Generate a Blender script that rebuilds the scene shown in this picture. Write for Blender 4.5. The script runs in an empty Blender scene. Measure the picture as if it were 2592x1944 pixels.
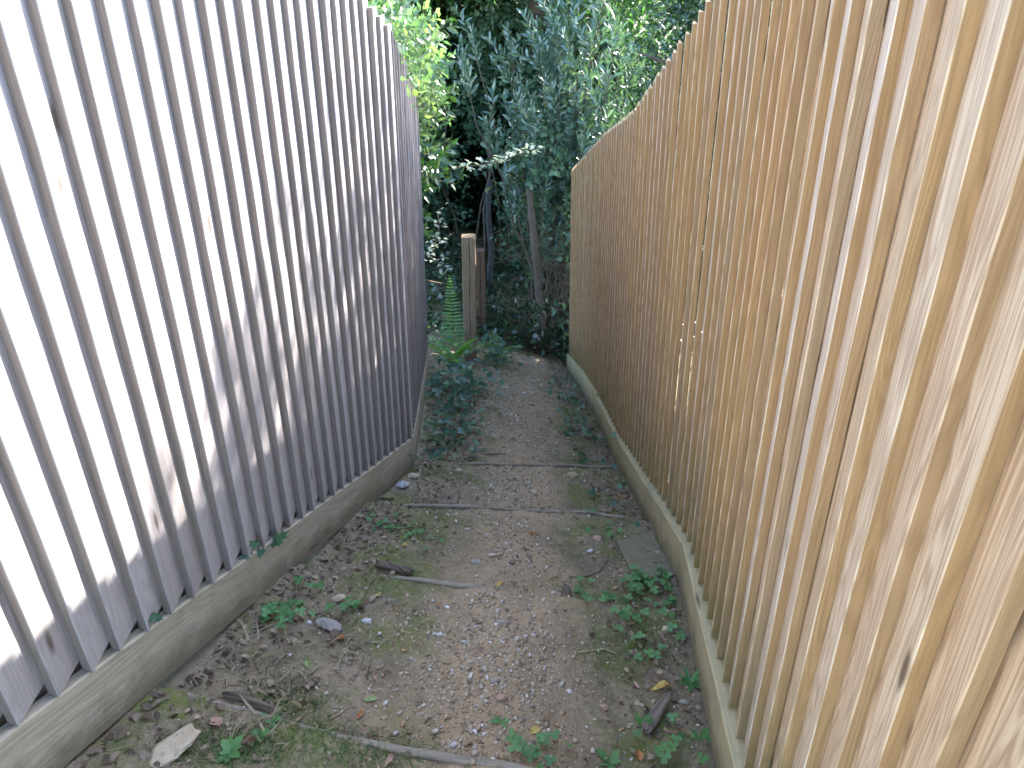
import bpy, math, random
import numpy as np
from mathutils import Vector, Matrix, Euler

R = math.radians
rng = np.random.default_rng(7)
rnd = random.Random(7)
SC = bpy.context.scene
COL = SC.collection
ZC = 1.5                                   # eye height above the scene origin; all heights below are relative to the eye

# ------------------------------------------------------------------ camera
PITCH = 29.36
FPX = 1872.0
cam_d = bpy.data.cameras.new('camera')
cam = bpy.data.objects.new('camera', cam_d)
COL.objects.link(cam)
cam.location = (0, 0, ZC)
cam.rotation_euler = (R(90 - PITCH), 0, 0)
cam_d.sensor_width = 36.0
cam_d.lens = FPX / 2592 * 36
cam_d.clip_start = 0.02
cam_d.clip_end = 500
SC.camera = cam

# ------------------------------------------------------------------ world, sun, exposure
SUN_AZ, SUN_EL = 46.0, 27.3                # azimuth measured from +y towards +x
world = bpy.data.worlds.new('World')
SC.world = world
world.use_nodes = True
wn = world.node_tree
bg = wn.nodes['Background']
sky = wn.nodes.new('ShaderNodeTexSky')
sky.sky_type = 'NISHITA'
sky.sun_disc = False
sky.sun_elevation = R(SUN_EL)
sky.sun_rotation = R(SUN_AZ)
sky.air_density = 1.0
sky.dust_density = 0.6
sky.ozone_density = 1.0
wn.links.new(sky.outputs[0], bg.inputs[0])
bg.inputs[1].default_value = 0.15
sun_d = bpy.data.lights.new('sun', 'SUN')
sun_d.energy = 3.0
sun_d.angle = R(0.55)
sun_d.color = (1.0, 0.95, 0.88)
sun = bpy.data.objects.new('sun', sun_d)
COL.objects.link(sun)
az, el = R(SUN_AZ), R(SUN_EL)
SUNV = Vector((math.sin(az) * math.cos(el), math.cos(az) * math.cos(el), math.sin(el)))
sun.rotation_euler = SUNV.to_track_quat('Z', 'Y').to_euler()
sun.location = (6, 6, 8)
SC.view_settings.view_transform = 'Standard'
SC.view_settings.look = 'None'
SC.view_settings.gamma = 1
SC.view_settings.use_curve_mapping = False
SC.view_settings.exposure = 3.35
SC.cycles.filter_width = 1.6
SC.cycles.max_bounces = 8
SC.cycles.diffuse_bounces = 5
SC.cycles.transmission_bounces = 4
SC.cycles.transparent_max_bounces = 4
SC.cycles.sample_clamp_indirect = 6

# ------------------------------------------------------------------ helpers
def tag(o, label=None, cat=None, group=None, kind=None):
    if label: o['label'] = label
    if cat: o['category'] = cat
    if group: o['group'] = group
    if kind: o['kind'] = kind
    return o

def link(name, me, parent=None, loc=None, rot=None, scale=None, mtx=None):
    o = bpy.data.objects.new(name, me)
    COL.objects.link(o)
    if parent: o.parent = parent
    if loc is not None: o.location = loc
    if rot is not None: o.rotation_euler = rot
    if scale is not None: o.scale = scale if hasattr(scale, '__len__') else (scale,) * 3
    if mtx is not None: o.matrix_basis = mtx
    return o

def empty(name, loc, label, cat, group=None, rz=0):
    o = bpy.data.objects.new(name, None)
    COL.objects.link(o)
    o.empty_display_size = 0.1
    o.location = loc
    o.rotation_euler = (0, 0, rz)
    return tag(o, label, cat, group)

def mesh(name, V, F, mats, smooth=False, midx=None):
    me = bpy.data.meshes.new(name)
    if isinstance(V, np.ndarray) and isinstance(F, np.ndarray):
        k = F.shape[1]
        me.vertices.add(len(V)); me.vertices.foreach_set('co', np.ascontiguousarray(V, dtype=np.float32).ravel())
        me.loops.add(F.size); me.loops.foreach_set('vertex_index', np.ascontiguousarray(F, dtype=np.int32).ravel())
        me.polygons.add(len(F)); me.polygons.foreach_set('loop_start', np.arange(0, F.size, k, dtype=np.int32))
        if midx is not None: me.polygons.foreach_set('material_index', np.asarray(midx, dtype=np.int32))
        me.update(calc_edges=True)
    else:
        me.from_pydata([tuple(v) for v in V], [], [tuple(f) for f in F])
        if midx is not None:
            me.polygons.foreach_set('material_index', np.asarray(midx, dtype=np.int32))
        me.update()
    for m in (mats if isinstance(mats, (list, tuple)) else [mats]): me.materials.append(m)
    if smooth: me.polygons.foreach_set('use_smooth', [True] * len(me.polygons))
    return me

def vnoise(x, y, seed=0):
    xi = np.floor(x).astype(np.int64); yi = np.floor(y).astype(np.int64)
    xf = x - xi; yf = y - yi
    def h(a, b):
        n = (a * 374761393 + b * 668265263 + seed * 974634777) & 0xffffffff
        n = ((n ^ (n >> 13)) * 1274126177) & 0xffffffff
        return ((n ^ (n >> 16)) & 0xffff) / 65535.0
    u = xf * xf * (3 - 2 * xf); v = yf * yf * (3 - 2 * yf)
    return (h(xi, yi) * (1 - u) + h(xi + 1, yi) * u) * (1 - v) + (h(xi, yi + 1) * (1 - u) + h(xi + 1, yi + 1) * u) * v

def fbm(x, y, oct=4, seed=0):
    s = 0; a = 0.5
    for i in range(oct):
        s = s + a * (vnoise(x, y, seed + i) - 0.5); x = x * 2.03; y = y * 2.03; a *= 0.5
    return s * 2

def ray(u, v):
    p = R(PITCH); d0, d2 = FPX, -(v - 972.0)
    return Vector((u - 1296.0, d0 * math.cos(p) + d2 * math.sin(p), -d0 * math.sin(p) + d2 * math.cos(p)))

def at(u, v, Y):
    """world point that lies Y metres ahead of the eye on the sight line of photo pixel (u, v)"""
    r = ray(u, v); r = r * (Y / r.y)
    return Vector((r.x, r.y, r.z + ZC))

# ------------------------------------------------------------------ fence lines (x, y, z of the board bottoms, relative to the eye)
LEFT = [(-1.080, -0.40, -0.652), (-0.513, 3.01, -1.99), (-0.658, 4.97, -2.475)]
RIGHT = [(0.378, -0.40, -1.18), (0.632, 1.94, -1.712), (0.641, 2.39, -1.88), (0.652, 3.68, -2.40), (0.643, 4.68, -2.69), (0.633, 5.46, -2.955), (0.598, 6.63, -3.38)]
FH = 1.8

def prof(P, y, c):
    ys = [p[1] for p in P] + [P[-1][1] + 30]
    cs = [p[c] for p in P]
    cs.append(cs[-1] + (-0.30 * 30 if c == 2 else 0))
    return np.interp(y, ys, cs)

STEPS = []      # (y at x = 0, 0, dy/dx) of each step edging, filled in below

def base_z(x, y):
    x = np.asarray(x, float); y = np.asarray(y, float)
    zl = prof(LEFT, y, 2); zr = prof(RIGHT, y, 2)
    xl = prof(LEFT, y, 0); xr = prof(RIGHT, y, 0)
    t = np.clip((x - xl) / (xr - xl), 0, 1)
    z = zl * (1 - t) + zr * t - 0.185
    far = np.clip(y - 7.0, 0, None)
    z = z + np.where(far > 0, far * 0.24, 0)
    near = np.clip(-0.1 - y, 0, None)
    z = z - near * 0.33
    return z

def ground_z(x, y, fine=True):
    x = np.asarray(x, float); y = np.asarray(y, float)
    z = base_z(x, y)
    inside = np.clip(1.5 - np.abs(x) * 1.0, 0, 1)
    # treads flatter than the slope, a small drop behind each edging board
    edges = [np.interp(x, s[0], s[1]) for s in STEPS] or [y * 0 - 5.0]
    prev = edges[0] - 0.75
    saw = np.zeros_like(z)
    for e in edges:
        fr = np.clip((y - prev) / (e - prev), 0, 1)
        saw = np.where((y >= prev) & (y < e), fr * 0.075 - 0.0375, saw)
        prev = e
    tail = np.clip((y - prev) / 1.2, 0, 1)
    saw = np.where(y >= prev, (-0.0375) * (1 - tail), saw)
    saw = np.where(y < edges[0] - 0.75, 0, saw)
    z = z + saw * inside
    if fine:
        z = z + 0.018 * fbm(x * 4, y * 4, 3, 3) * 1.0 + 0.010 * fbm(x * 17, y * 17, 3, 9) + 0.006 * fbm(x * 60, y * 60, 2, 19)
        edge = np.clip((np.abs(x - 0.02) - 0.38) / 0.3, 0, 1)
        z = z + edge * 0.012
    z = z + 0.13 * np.clip((x - prof(RIGHT, y, 0) - 0.012) / 0.06, 0, 1) + 0.13 * np.clip((prof(LEFT, y, 0) - 0.05 - x) / 0.08, 0, 1) * np.clip(5.2 - y, 0, 1)
    return z + ZC

def gz(x, y): return float(ground_z(x, y))

def hit(u, v):
    """where the sight line of photo pixel (u, v) meets the ground"""
    r = ray(u, v); lo, hi = 0.3, 9.0
    for _ in range(40):
        m = (lo + hi) / 2; q = r * (m / r.y)
        if q.z + ZC > float(ground_z(q.x, q.y, False)): lo = m
        else: hi = m
    q = r * (lo / r.y)
    return Vector((q.x, q.y, gz(q.x, q.y)))

def hit_tread(u, v):
    """like hit(), on the upper edge of a tread (before the drops are known)"""
    r = ray(u, v); lo, hi = 0.3, 9.0
    for _ in range(40):
        m = (lo + hi) / 2; q = r * (m / r.y)
        if q.z > float(base_z(q.x, q.y)) + 0.034: lo = m
        else: hi = m
    q = r * (lo / r.y)
    return Vector((q.x, q.y, q.z + ZC))
EDGE_PIX = [[(470, 1762), (600, 1800), (726, 1840), (860, 1876), (1000, 1906), (1172, 1936), (1290, 1955), (1400, 1985)],
            [(953, 1459), (1060, 1472), (1172, 1488), (1290, 1506)],
            [(1020, 1283), (1180, 1289), (1340, 1298), (1500, 1306), (1580, 1316)],
            [(1170, 1176), (1300, 1181), (1450, 1184), (1550, 1189)]]
EDGE_PTS = [[hit_tread(*q) for q in pl] for pl in EDGE_PIX]
STEPS = [(np.array([p.x for p in pl]), np.array([p.y for p in pl]) + 0.012) for pl in EDGE_PTS]

# ------------------------------------------------------------------ materials
def nmat(name):
    m = bpy.data.materials.new(name); m.use_nodes = True
    nt = m.node_tree
    return m, nt, nt.nodes['Principled BSDF'], nt.nodes, nt.links

class NT:
    def __init__(s, nt): s.n = nt.nodes; s.l = nt.links
    def new(s, t, **k):
        x = s.n.new(t)
        for a, b in k.items(): setattr(x, a, b)
        return x
    def put(s, inp, v):
        if hasattr(v, 'is_linked') or hasattr(v, 'links'): s.l.new(v, inp)
        else: inp.default_value = v
    def math(s, op, a, b=None, clamp=False):
        x = s.new('ShaderNodeMath', operation=op); x.use_clamp = clamp
        s.put(x.inputs[0], a)
        if b is not None: s.put(x.inputs[1], b)
        return x.outputs[0]
    def noise(s, vec, scale, detail=3, rough=0.5, dist=0.0):
        x = s.new('ShaderNodeTexNoise')
        if vec is not None: s.l.new(vec, x.inputs['Vector'])
        x.inputs['Scale'].default_value = scale; x.inputs['Detail'].default_value = detail
        x.inputs['Roughness'].default_value = rough; x.inputs['Distortion'].default_value = dist
        return x.outputs['Fac']
    def mapping(s, vec, scale, loc=(0, 0, 0)):
        x = s.new('ShaderNodeMapping'); s.l.new(vec, x.inputs['Vector'])
        x.inputs['Scale'].default_value = scale; x.inputs['Location'].default_value = loc
        return x.outputs[0]
    def ramp(s, fac, stops, interp='LINEAR'):
        x = s.new('ShaderNodeValToRGB'); s.put(x.inputs[0], fac)
        x.color_ramp.interpolation = interp
        el = x.color_ramp.elements
        while len(el) < len(stops): el.new(0.5)
        for e, (p, c) in zip(el, stops):
            e.position = p; e.color = (c[0], c[1], c[2], 1) if hasattr(c, '__len__') else (c, c, c, 1)
        return x.outputs[0]
    def mix(s, fac, a, b, blend='MIX'):
        x = s.new('ShaderNodeMix', data_type='RGBA', blend_type=blend)
        s.put(x.inputs[0], fac)
        for i, v in ((6, a), (7, b)):
            if hasattr(v, 'links'): s.l.new(v, x.inputs[i])
            else: x.inputs[i].default_value = (v[0], v[1], v[2], 1)
        return x.outputs[2]
    def maprange(s, v, a, b, c=0.0, d=1.0):
        x = s.new('ShaderNodeMapRange'); s.put(x.inputs[0], v)
        for i, k in enumerate((a, b, c, d)): x.inputs[i + 1].default_value = k
        return x.outputs[0]
    def bump(s, h, strength, dist):
        x = s.new('ShaderNodeBump'); s.l.new(h, x.inputs['Height'])
        x.inputs['Strength'].default_value = strength; x.inputs['Distance'].default_value = dist
        return x.outputs[0]

def wood_mat(name, cols, dark, algae=0.0, algae_h=0.35, rough=0.62, axis='Z', knots=True, spec=0.35, grain=1.0, dirt=0.0):
    """timber: cathedral grain from contour lines of a stretched noise, fine fibres, knots, per-board tone"""
    m, nt, pb, n, l = nmat(name)
    t = NT(nt)
    tc = t.new('ShaderNodeTexCoord').outputs['Object']
    oi = t.new('ShaderNodeObjectInfo').outputs['Random']
    off = t.new('ShaderNodeCombineXYZ')
    for i, k in enumerate((31.7, 57.3, 83.9)): t.put(off.inputs[i], t.math('MULTIPLY', oi, k))
    add = t.new('ShaderNodeVectorMath', operation='ADD'); l.new(tc, add.inputs[0]); l.new(off.outputs[0], add.inputs[1])
    p = add.outputs[0]
    if axis == 'Z': s1, s2, s3, sk = (15, 15, 1.15), (300, 300, 6), (60, 60, 2.2), (8, 8, 2.4)
    elif axis == 'Y': s1, s2, s3, sk = (13, 0.85, 13), (260, 5, 260), (40, 1.2, 40), (9, 1.5, 9)
    else: s1, s2, s3, sk = (0.85, 13, 13), (5, 260, 260), (1.2, 40, 40), (1.5, 9, 9)
    n1 = t.noise(t.mapping(p, s1), 1.0, 2.0, 0.5, 0.2)
    rings = t.math('SINE', t.math('MULTIPLY', n1, 120.0))
    rings = t.maprange(rings, -0.6, 1.0)
    fib = t.noise(t.mapping(p, s2), 1.0, 3.0, 0.6)
    streak = t.noise(t.mapping(p, s3), 1.0, 3.0, 0.6)
    tone = t.ramp(oi, [(i / (len(cols) - 1), c) for i, c in enumerate(cols)])
    tone2 = t.mix(t.math('MULTIPLY', t.maprange(streak, 0.35, 0.7), 0.55), tone, [min(1, k * 1.22) for k in cols[len(cols) // 2]])
    c = t.mix(t.math('MULTIPLY', rings, min(0.6, 0.36 * grain)), tone2, dark)
    c = t.mix(t.math('MULTIPLY', t.maprange(fib, 0.42, 0.68), 0.42), c, dark)
    hgt = fib
    if knots:
        vo = t.new('ShaderNodeTexVoronoi'); l.new(t.mapping(p, sk), vo.inputs['Vector'])
        vo.inputs['Scale'].default_value = 1.0; vo.inputs['Randomness'].default_value = 1.0
        k1 = t.maprange(vo.outputs['Distance'], 0.05, 0.10, 1.0, 0.0)
        c = t.mix(t.math('MULTIPLY', k1, 0.85), c, (0.075, 0.045, 0.03))
    if algae > 0:
        sep = t.new('ShaderNodeSeparateXYZ'); l.new(tc, sep.inputs[0])
        zz = t.math('ADD', sep.outputs['XYZ'.index(axis) if axis != 'Z' else 2], t.math('MULTIPLY', t.noise(p, 7.0, 3), 0.35))
        msk = t.maprange(zz, 0.12, algae_h + 0.3, 1.0, 0.0)
        msk = t.math('MULTIPLY', msk, t.maprange(t.noise(p, 14.0, 4, 0.65), 0.35, 0.62), clamp=True)
        c = t.mix(t.math('MULTIPLY', msk, algae), c, (0.14, 0.15, 0.045))
    if dirt > 0:
        sp2 = t.new('ShaderNodeSeparateXYZ'); l.new(tc, sp2.inputs[0])
        zz2 = t.math('ADD', sp2.outputs[2], t.math('MULTIPLY', t.noise(p, 11.0, 5, 0.65), -0.16))
        dm = t.maprange(zz2, -0.055, 0.01, 1.0, 0.0)
        c = t.mix(t.math('MULTIPLY', dm, dirt), c, (0.10, 0.085, 0.055))
        gm = t.math('MULTIPLY', t.maprange(t.noise(p, 4.5, 5, 0.7), 0.5, 0.68), 0.45)
        c = t.mix(gm, c, (0.17, 0.175, 0.09))
    l.new(c, pb.inputs['Base Color'])
    pb.inputs['Roughness'].default_value = rough
    pb.inputs['Specular IOR Level'].default_value = spec
    bh = t.math('ADD', t.math('MULTIPLY', rings, 0.5), hgt)
    l.new(t.bump(bh, 0.35, 0.0015), pb.inputs['Normal'])
    return m

M_BOARD_L = wood_mat('weathered_timber', [(0.32, 0.295, 0.30), (0.38, 0.36, 0.375), (0.31, 0.28, 0.275), (0.41, 0.39, 0.41)], (0.17, 0.145, 0.13), algae=0.10, rough=0.5, spec=0.5, grain=0.6)
M_BOARD_R = wood_mat('fresh_timber', [(0.50, 0.385, 0.245), (0.58, 0.49, 0.37), (0.46, 0.345, 0.215), (0.62, 0.57, 0.51), (0.52, 0.39, 0.27), (0.60, 0.54, 0.46), (0.48, 0.345, 0.215), (0.58, 0.47, 0.34)], (0.215, 0.12, 0.055), algae=0.6, rough=0.6, grain=1.45)
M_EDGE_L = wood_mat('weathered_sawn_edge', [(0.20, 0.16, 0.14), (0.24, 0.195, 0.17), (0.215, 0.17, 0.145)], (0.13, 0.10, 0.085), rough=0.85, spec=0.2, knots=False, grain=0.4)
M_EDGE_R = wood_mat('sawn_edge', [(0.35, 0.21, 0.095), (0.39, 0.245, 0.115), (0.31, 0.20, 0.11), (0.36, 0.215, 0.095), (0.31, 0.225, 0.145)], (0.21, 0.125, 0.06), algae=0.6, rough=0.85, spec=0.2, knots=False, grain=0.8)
M_GRAVEL_L = wood_mat('gravel_board_grey', [(0.33, 0.285, 0.215), (0.36, 0.31, 0.235)], (0.15, 0.125, 0.095), rough=0.7, axis='Y', grain=0.8, dirt=0.7)
M_GRAVEL_R = wood_mat('gravel_board_green', [(0.34, 0.28, 0.16), (0.37, 0.31, 0.185)], (0.21, 0.17, 0.09), rough=0.75, axis='Y', grain=0.5, dirt=0.7)
M_POST = wood_mat('post_timber', [(0.20, 0.14, 0.09), (0.22, 0.155, 0.10)], (0.085, 0.055, 0.035), rough=0.8)
M_STEPW = wood_mat('step_timber', [(0.19, 0.16, 0.12), (0.23, 0.195, 0.15)], (0.10, 0.08, 0.06), rough=0.85, axis='X', knots=False)
M_BARK = wood_mat('bark', [(0.10, 0.08, 0.065), (0.14, 0.115, 0.09)], (0.03, 0.024, 0.02), rough=0.95, knots=False, spec=0.1)
M_SLATE = wood_mat('grey_bark', [(0.035, 0.033, 0.033), (0.03, 0.028, 0.03)], (0.05, 0.055, 0.06), rough=0.9, knots=False, spec=0.1)
M_ROT = wood_mat('rotten_wood', [(0.13, 0.105, 0.08), (0.18, 0.145, 0.115)], (0.035, 0.026, 0.02), rough=0.95, knots=False, axis='X', spec=0.1, grain=1.5)
M_POST2 = wood_mat('old_post_timber', [(0.10, 0.06, 0.035), (0.12, 0.075, 0.045)], (0.05, 0.03, 0.02), rough=0.9)
M_RAIL = wood_mat('rail_timber', [(0.25, 0.19, 0.14), (0.2, 0.15, 0.11)], (0.1, 0.07, 0.05), axis='Y')

def leaf_mat(name, stops, rough=0.38, transl=0.45, tcol=None, spec=0.5, var=0.25, coat=0.0):
    m, nt, pb, n, l = nmat(name)
    t = NT(nt)
    geo = t.new('ShaderNodeNewGeometry')
    oi = t.new('ShaderNodeObjectInfo').outputs['Random']
    r = t.math('FRACT', t.math('ADD', geo.outputs['Random Per Island'], oi))
    c = t.ramp(r, stops)
    tc = t.new('ShaderNodeTexCoord').outputs['Object']
    nz = t.noise(tc, 45.0, 3)
    c = t.mix(t.math('MULTIPLY', nz, var), c, [k * 0.45 for k in stops[0][1]])
    l.new(c, pb.inputs['Base Color'])
    pb.inputs['Roughness'].default_value = rough
    pb.inputs['Specular IOR Level'].default_value = spec
    pb.inputs['Coat Weight'].default_value = coat
    pb.inputs['Coat Roughness'].default_value = 0.22
    tr = t.new('ShaderNodeBsdfTranslucent')
    hs = t.mix(1.0, c, tcol or (1.5, 1.9, 0.5), 'MULTIPLY')
    l.new(hs, tr.inputs['Color'])
    mx = t.new('ShaderNodeMixShader'); mx.inputs[0].default_value = transl
    l.new(pb.outputs[0], mx.inputs[1]); l.new(tr.outputs[0], mx.inputs[2])
    l.new(mx.outputs[0], n['Material Output'].inputs[0])
    return m

M_LAUREL = leaf_mat('laurel_leaf', [(0, (0.025, 0.065, 0.025)), (0.6, (0.04, 0.09, 0.032)), (1, (0.08, 0.13, 0.04))], rough=0.33, transl=0.22, coat=0.3)
M_WILLOW = leaf_mat('blue_green_leaf', [(0, (0.06, 0.12, 0.105)), (0.5, (0.10, 0.17, 0.15)), (1, (0.16, 0.22, 0.18))], rough=0.28, transl=0.18, coat=0.7)
M_HOLLY = leaf_mat('holly_leaf', [(0, (0.018, 0.045, 0.022)), (0.6, (0.03, 0.07, 0.03)), (1, (0.05, 0.10, 0.03))], rough=0.22, transl=0.15, coat=0.6, spec=0.6)
M_DARK = leaf_mat('dark_leaf', [(0, (0.015, 0.032, 0.016)), (0.7, (0.022, 0.05, 0.024)), (0.93, (0.03, 0.065, 0.03)), (1, (0.09, 0.15, 0.03))], rough=0.3, transl=0.2, coat=0.3)
M_CLIMB = leaf_mat('climber_leaf', [(0, (0.06, 0.12, 0.06)), (0.7, (0.12, 0.19, 0.10)), (1, (0.22, 0.28, 0.10))], rough=0.3, transl=0.4, coat=0.5, tcol=(1.5, 1.8, 0.9))
M_TREE = leaf_mat('tree_leaf', [(0, (0.04, 0.10, 0.045)), (0.6, (0.06, 0.15, 0.065)), (1, (0.11, 0.19, 0.06))], rough=0.5, transl=0.4)
M_BRAMBLE = leaf_mat('bramble_leaf', [(0, (0.04, 0.09, 0.06)), (0.6, (0.07, 0.135, 0.085)), (1, (0.11, 0.18, 0.09))], rough=0.45, transl=0.3)
M_IVY = leaf_mat('ivy_leaf', [(0, (0.03, 0.08, 0.055)), (0.6, (0.055, 0.125, 0.08)), (1, (0.09, 0.17, 0.08))], rough=0.45, transl=0.2)
M_CLOVER = leaf_mat('clover_leaf', [(0, (0.055, 0.15, 0.045)), (0.6, (0.085, 0.21, 0.065)), (1, (0.12, 0.25, 0.08))], rough=0.55, transl=0.3)
M_FERN = leaf_mat('fern_leaf', [(0, (0.10, 0.22, 0.08)), (1, (0.15, 0.28, 0.11))], rough=0.5, transl=0.4)
M_FERNY = leaf_mat('yellow_fern_leaf', [(0, (0.30, 0.30, 0.08)), (1, (0.38, 0.36, 0.12))], rough=0.6, transl=0.4)
M_GRASS = leaf_mat('grass_blade', [(0, (0.04, 0.10, 0.02)), (0.7, (0.07, 0.14, 0.03)), (1, (0.20, 0.18, 0.08))], rough=0.55, transl=0.3)
M_LITTER = leaf_mat('leaf_litter', [(0, (0.08, 0.055, 0.038)), (0.4, (0.17, 0.12, 0.085)), (0.75, (0.24, 0.18, 0.135)), (1, (0.36, 0.28, 0.19))], rough=0.8, transl=0.1, tcol=(1.2, 1, 0.7), spec=0.2)
M_DRY = leaf_mat('dry_grass', [(0, (0.22, 0.17, 0.11)), (1, (0.34, 0.28, 0.19))], rough=0.8, transl=0.1, tcol=(1, 1, 1), spec=0.2)

def flat_leaf_mat(name, c1, c2, transl=0.2):
    m, nt, pb, n, l = nmat(name)
    t = NT(nt); tc = t.new('ShaderNodeTexCoord').outputs['Object']
    c = t.mix(t.maprange(t.noise(tc, 60, 4), 0.35, 0.65), c1, c2)
    l.new(c, pb.inputs['Base Color']); pb.inputs['Roughness'].default_value = 0.65
    tr = t.new('ShaderNodeBsdfTranslucent'); l.new(c, tr.inputs['Color'])
    mx = t.new('ShaderNodeMixShader'); mx.inputs[0].default_value = transl
    l.new(pb.outputs[0], mx.inputs[1]); l.new(tr.outputs[0], mx.inputs[2]); l.new(mx.outputs[0], n['Material Output'].inputs[0])
    return m
FL = {
    'yellow': flat_leaf_mat('yellow_dead_leaf', (0.50, 0.38, 0.10), (0.40, 0.27, 0.08)),
    'pale': flat_leaf_mat('pale_dead_leaf', (0.42, 0.36, 0.20), (0.33, 0.26, 0.13)),
    'orange': flat_leaf_mat('orange_dead_leaf', (0.42, 0.19, 0.06), (0.30, 0.12, 0.05)),
    'brown': flat_leaf_mat('brown_dead_leaf', (0.24, 0.15, 0.10), (0.15, 0.09, 0.06)),
    'pink': flat_leaf_mat('pink_dead_leaf', (0.42, 0.27, 0.20), (0.33, 0.2, 0.15)),
    'green': flat_leaf_mat('green_fallen_leaf', (0.24, 0.33, 0.12), (0.18, 0.25, 0.09)),
}

def stone_mat(name, c1, c2, c3, rough=0.8):
    m, nt, pb, n, l = nmat(name); t = NT(nt)
    tc = t.new('ShaderNodeTexCoord').outputs['Object']
    c = t.mix(t.maprange(t.noise(tc, 28, 5, 0.6), 0.35, 0.65), c1, c2)
    c = t.mix(t.maprange(t.noise(tc, 90, 3, 0.7), 0.55, 0.75), c, c3)
    l.new(c, pb.inputs['Base Color']); pb.inputs['Roughness'].default_value = rough
    l.new(t.bump(t.noise(tc, 120, 4, 0.6), 0.6, 0.003), pb.inputs['Normal'])
    return m
ST = {
    'buff': stone_mat('buff_stone', (0.40, 0.33, 0.23), (0.32, 0.25, 0.17), (0.20, 0.16, 0.11)),
    'grey': stone_mat('grey_stone', (0.26, 0.24, 0.21), (0.20, 0.18, 0.155), (0.12, 0.11, 0.10)),
    'moss': stone_mat('mossy_stone', (0.16, 0.13, 0.07), (0.11, 0.11, 0.035), (0.20, 0.15, 0.10)),
    'white': stone_mat('white_flint', (0.46, 0.45, 0.45), (0.30, 0.28, 0.26), (0.17, 0.15, 0.14), 0.55),
    'pink': stone_mat('pink_stone', (0.33, 0.21, 0.15), (0.26, 0.17, 0.12), (0.16, 0.11, 0.08)),
}

m, nt, pb, n, l = nmat('gravel')
t = NT(nt); geo = t.new('ShaderNodeNewGeometry')
c = t.ramp(geo.outputs['Random Per Island'], [(0, (0.12, 0.095, 0.07)), (0.2, (0.22, 0.165, 0.11)), (0.4, (0.32, 0.235, 0.155)), (0.55, (0.33, 0.20, 0.10)), (0.7, (0.38, 0.31, 0.22)), (0.87, (0.36, 0.32, 0.27)), (0.95, (0.50, 0.46, 0.40)), (1, (0.62, 0.60, 0.58))])
tc = t.new('ShaderNodeTexCoord').outputs['Object']
c = t.mix(t.math('MULTIPLY', t.maprange(t.noise(tc, 150, 3), 0.4, 0.7), 0.45), c, (0.14, 0.11, 0.08))
l.new(c, pb.inputs['Base Color']); pb.inputs['Roughness'].default_value = 0.6
M_GRAVEL = m

# ground: damp soil, moss patches, orange-brown hoggin down the middle
m, nt, pb, n, l = nmat('path_soil')
t = NT(nt)
tc = t.new('ShaderNodeTexCoord').outputs['Object']
sep = t.new('ShaderNodeSeparateXYZ'); l.new(tc, sep.inputs[0])
soil = t.mix(t.maprange(t.noise(tc, 9, 5, 0.65), 0.35, 0.65), (0.135, 0.108, 0.068), (0.235, 0.185, 0.125))
soil = t.mix(t.math('MULTIPLY', t.maprange(t.noise(tc, 70, 4, 0.7), 0.45, 0.7), 0.6), soil, (0.055, 0.04, 0.03))
cx = t.math('ADD', t.math('MULTIPLY', sep.outputs['Y'], 0.055), -0.13)
dx = t.math('ABSOLUTE', t.math('SUBTRACT', sep.outputs['X'], cx))
dx = t.math('ADD', dx, t.math('MULTIPLY', t.math('SUBTRACT', t.noise(tc, 5, 4), 0.5), 0.5))
mid = t.maprange(dx, 0.05, 0.32, 1.0, 0.0)
hog = t.mix(t.maprange(t.noise(tc, 25, 4), 0.35, 0.65), (0.36, 0.255, 0.155), (0.27, 0.195, 0.12))
c = t.mix(t.math('MULTIPLY', mid, 0.75), soil, hog)
vo = t.new('ShaderNodeTexVoronoi'); l.new(tc, vo.inputs['Vector']); vo.inputs['Scale'].default_value = 130
vc = t.new('ShaderNodeSeparateColor'); l.new(vo.outputs['Color'], vc.inputs[0])
spk = t.math('MULTIPLY', t.maprange(vc.outputs[0], 0.72, 0.8), t.maprange(vo.outputs['Distance'], 0.35, 0.2, 0.0, 1.0))
grit = t.ramp(vc.outputs[1], [(0, (0.12, 0.09, 0.06)), (0.5, (0.28, 0.21, 0.14)), (1, (0.5, 0.46, 0.4))])
c = t.mix(t.math('MULTIPLY', spk, t.maprange(dx, 0.1, 0.5, 1.0, 0.25)), c, grit)
moss = t.maprange(t.noise(tc, 3.6, 5, 0.62), 0.48, 0.59)
moss = t.math('MULTIPLY', moss, t.maprange(dx, 0.10, 0.28), clamp=True)
moss = t.math('MULTIPLY', moss, t.maprange(t.noise(tc, 60, 3), 0.3, 0.55), clamp=True)
mc = t.mix(t.maprange(t.noise(tc, 22, 3), 0.35, 0.65), (0.065, 0.095, 0.022), (0.12, 0.13, 0.032))
c = t.mix(t.math('MULTIPLY', moss, 0.85), c, mc)
l.new(c, pb.inputs['Base Color']); pb.inputs['Roughness'].default_value = 0.9
pb.inputs['Specular IOR Level'].default_value = 0.2
bh = t.math('ADD', t.noise(tc, 90, 5, 0.7), t.math('MULTIPLY', vo.outputs['Distance'], -0.4))
l.new(t.bump(bh, 0.7, 0.006), pb.inputs['Normal'])
M_GROUND = m

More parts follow.
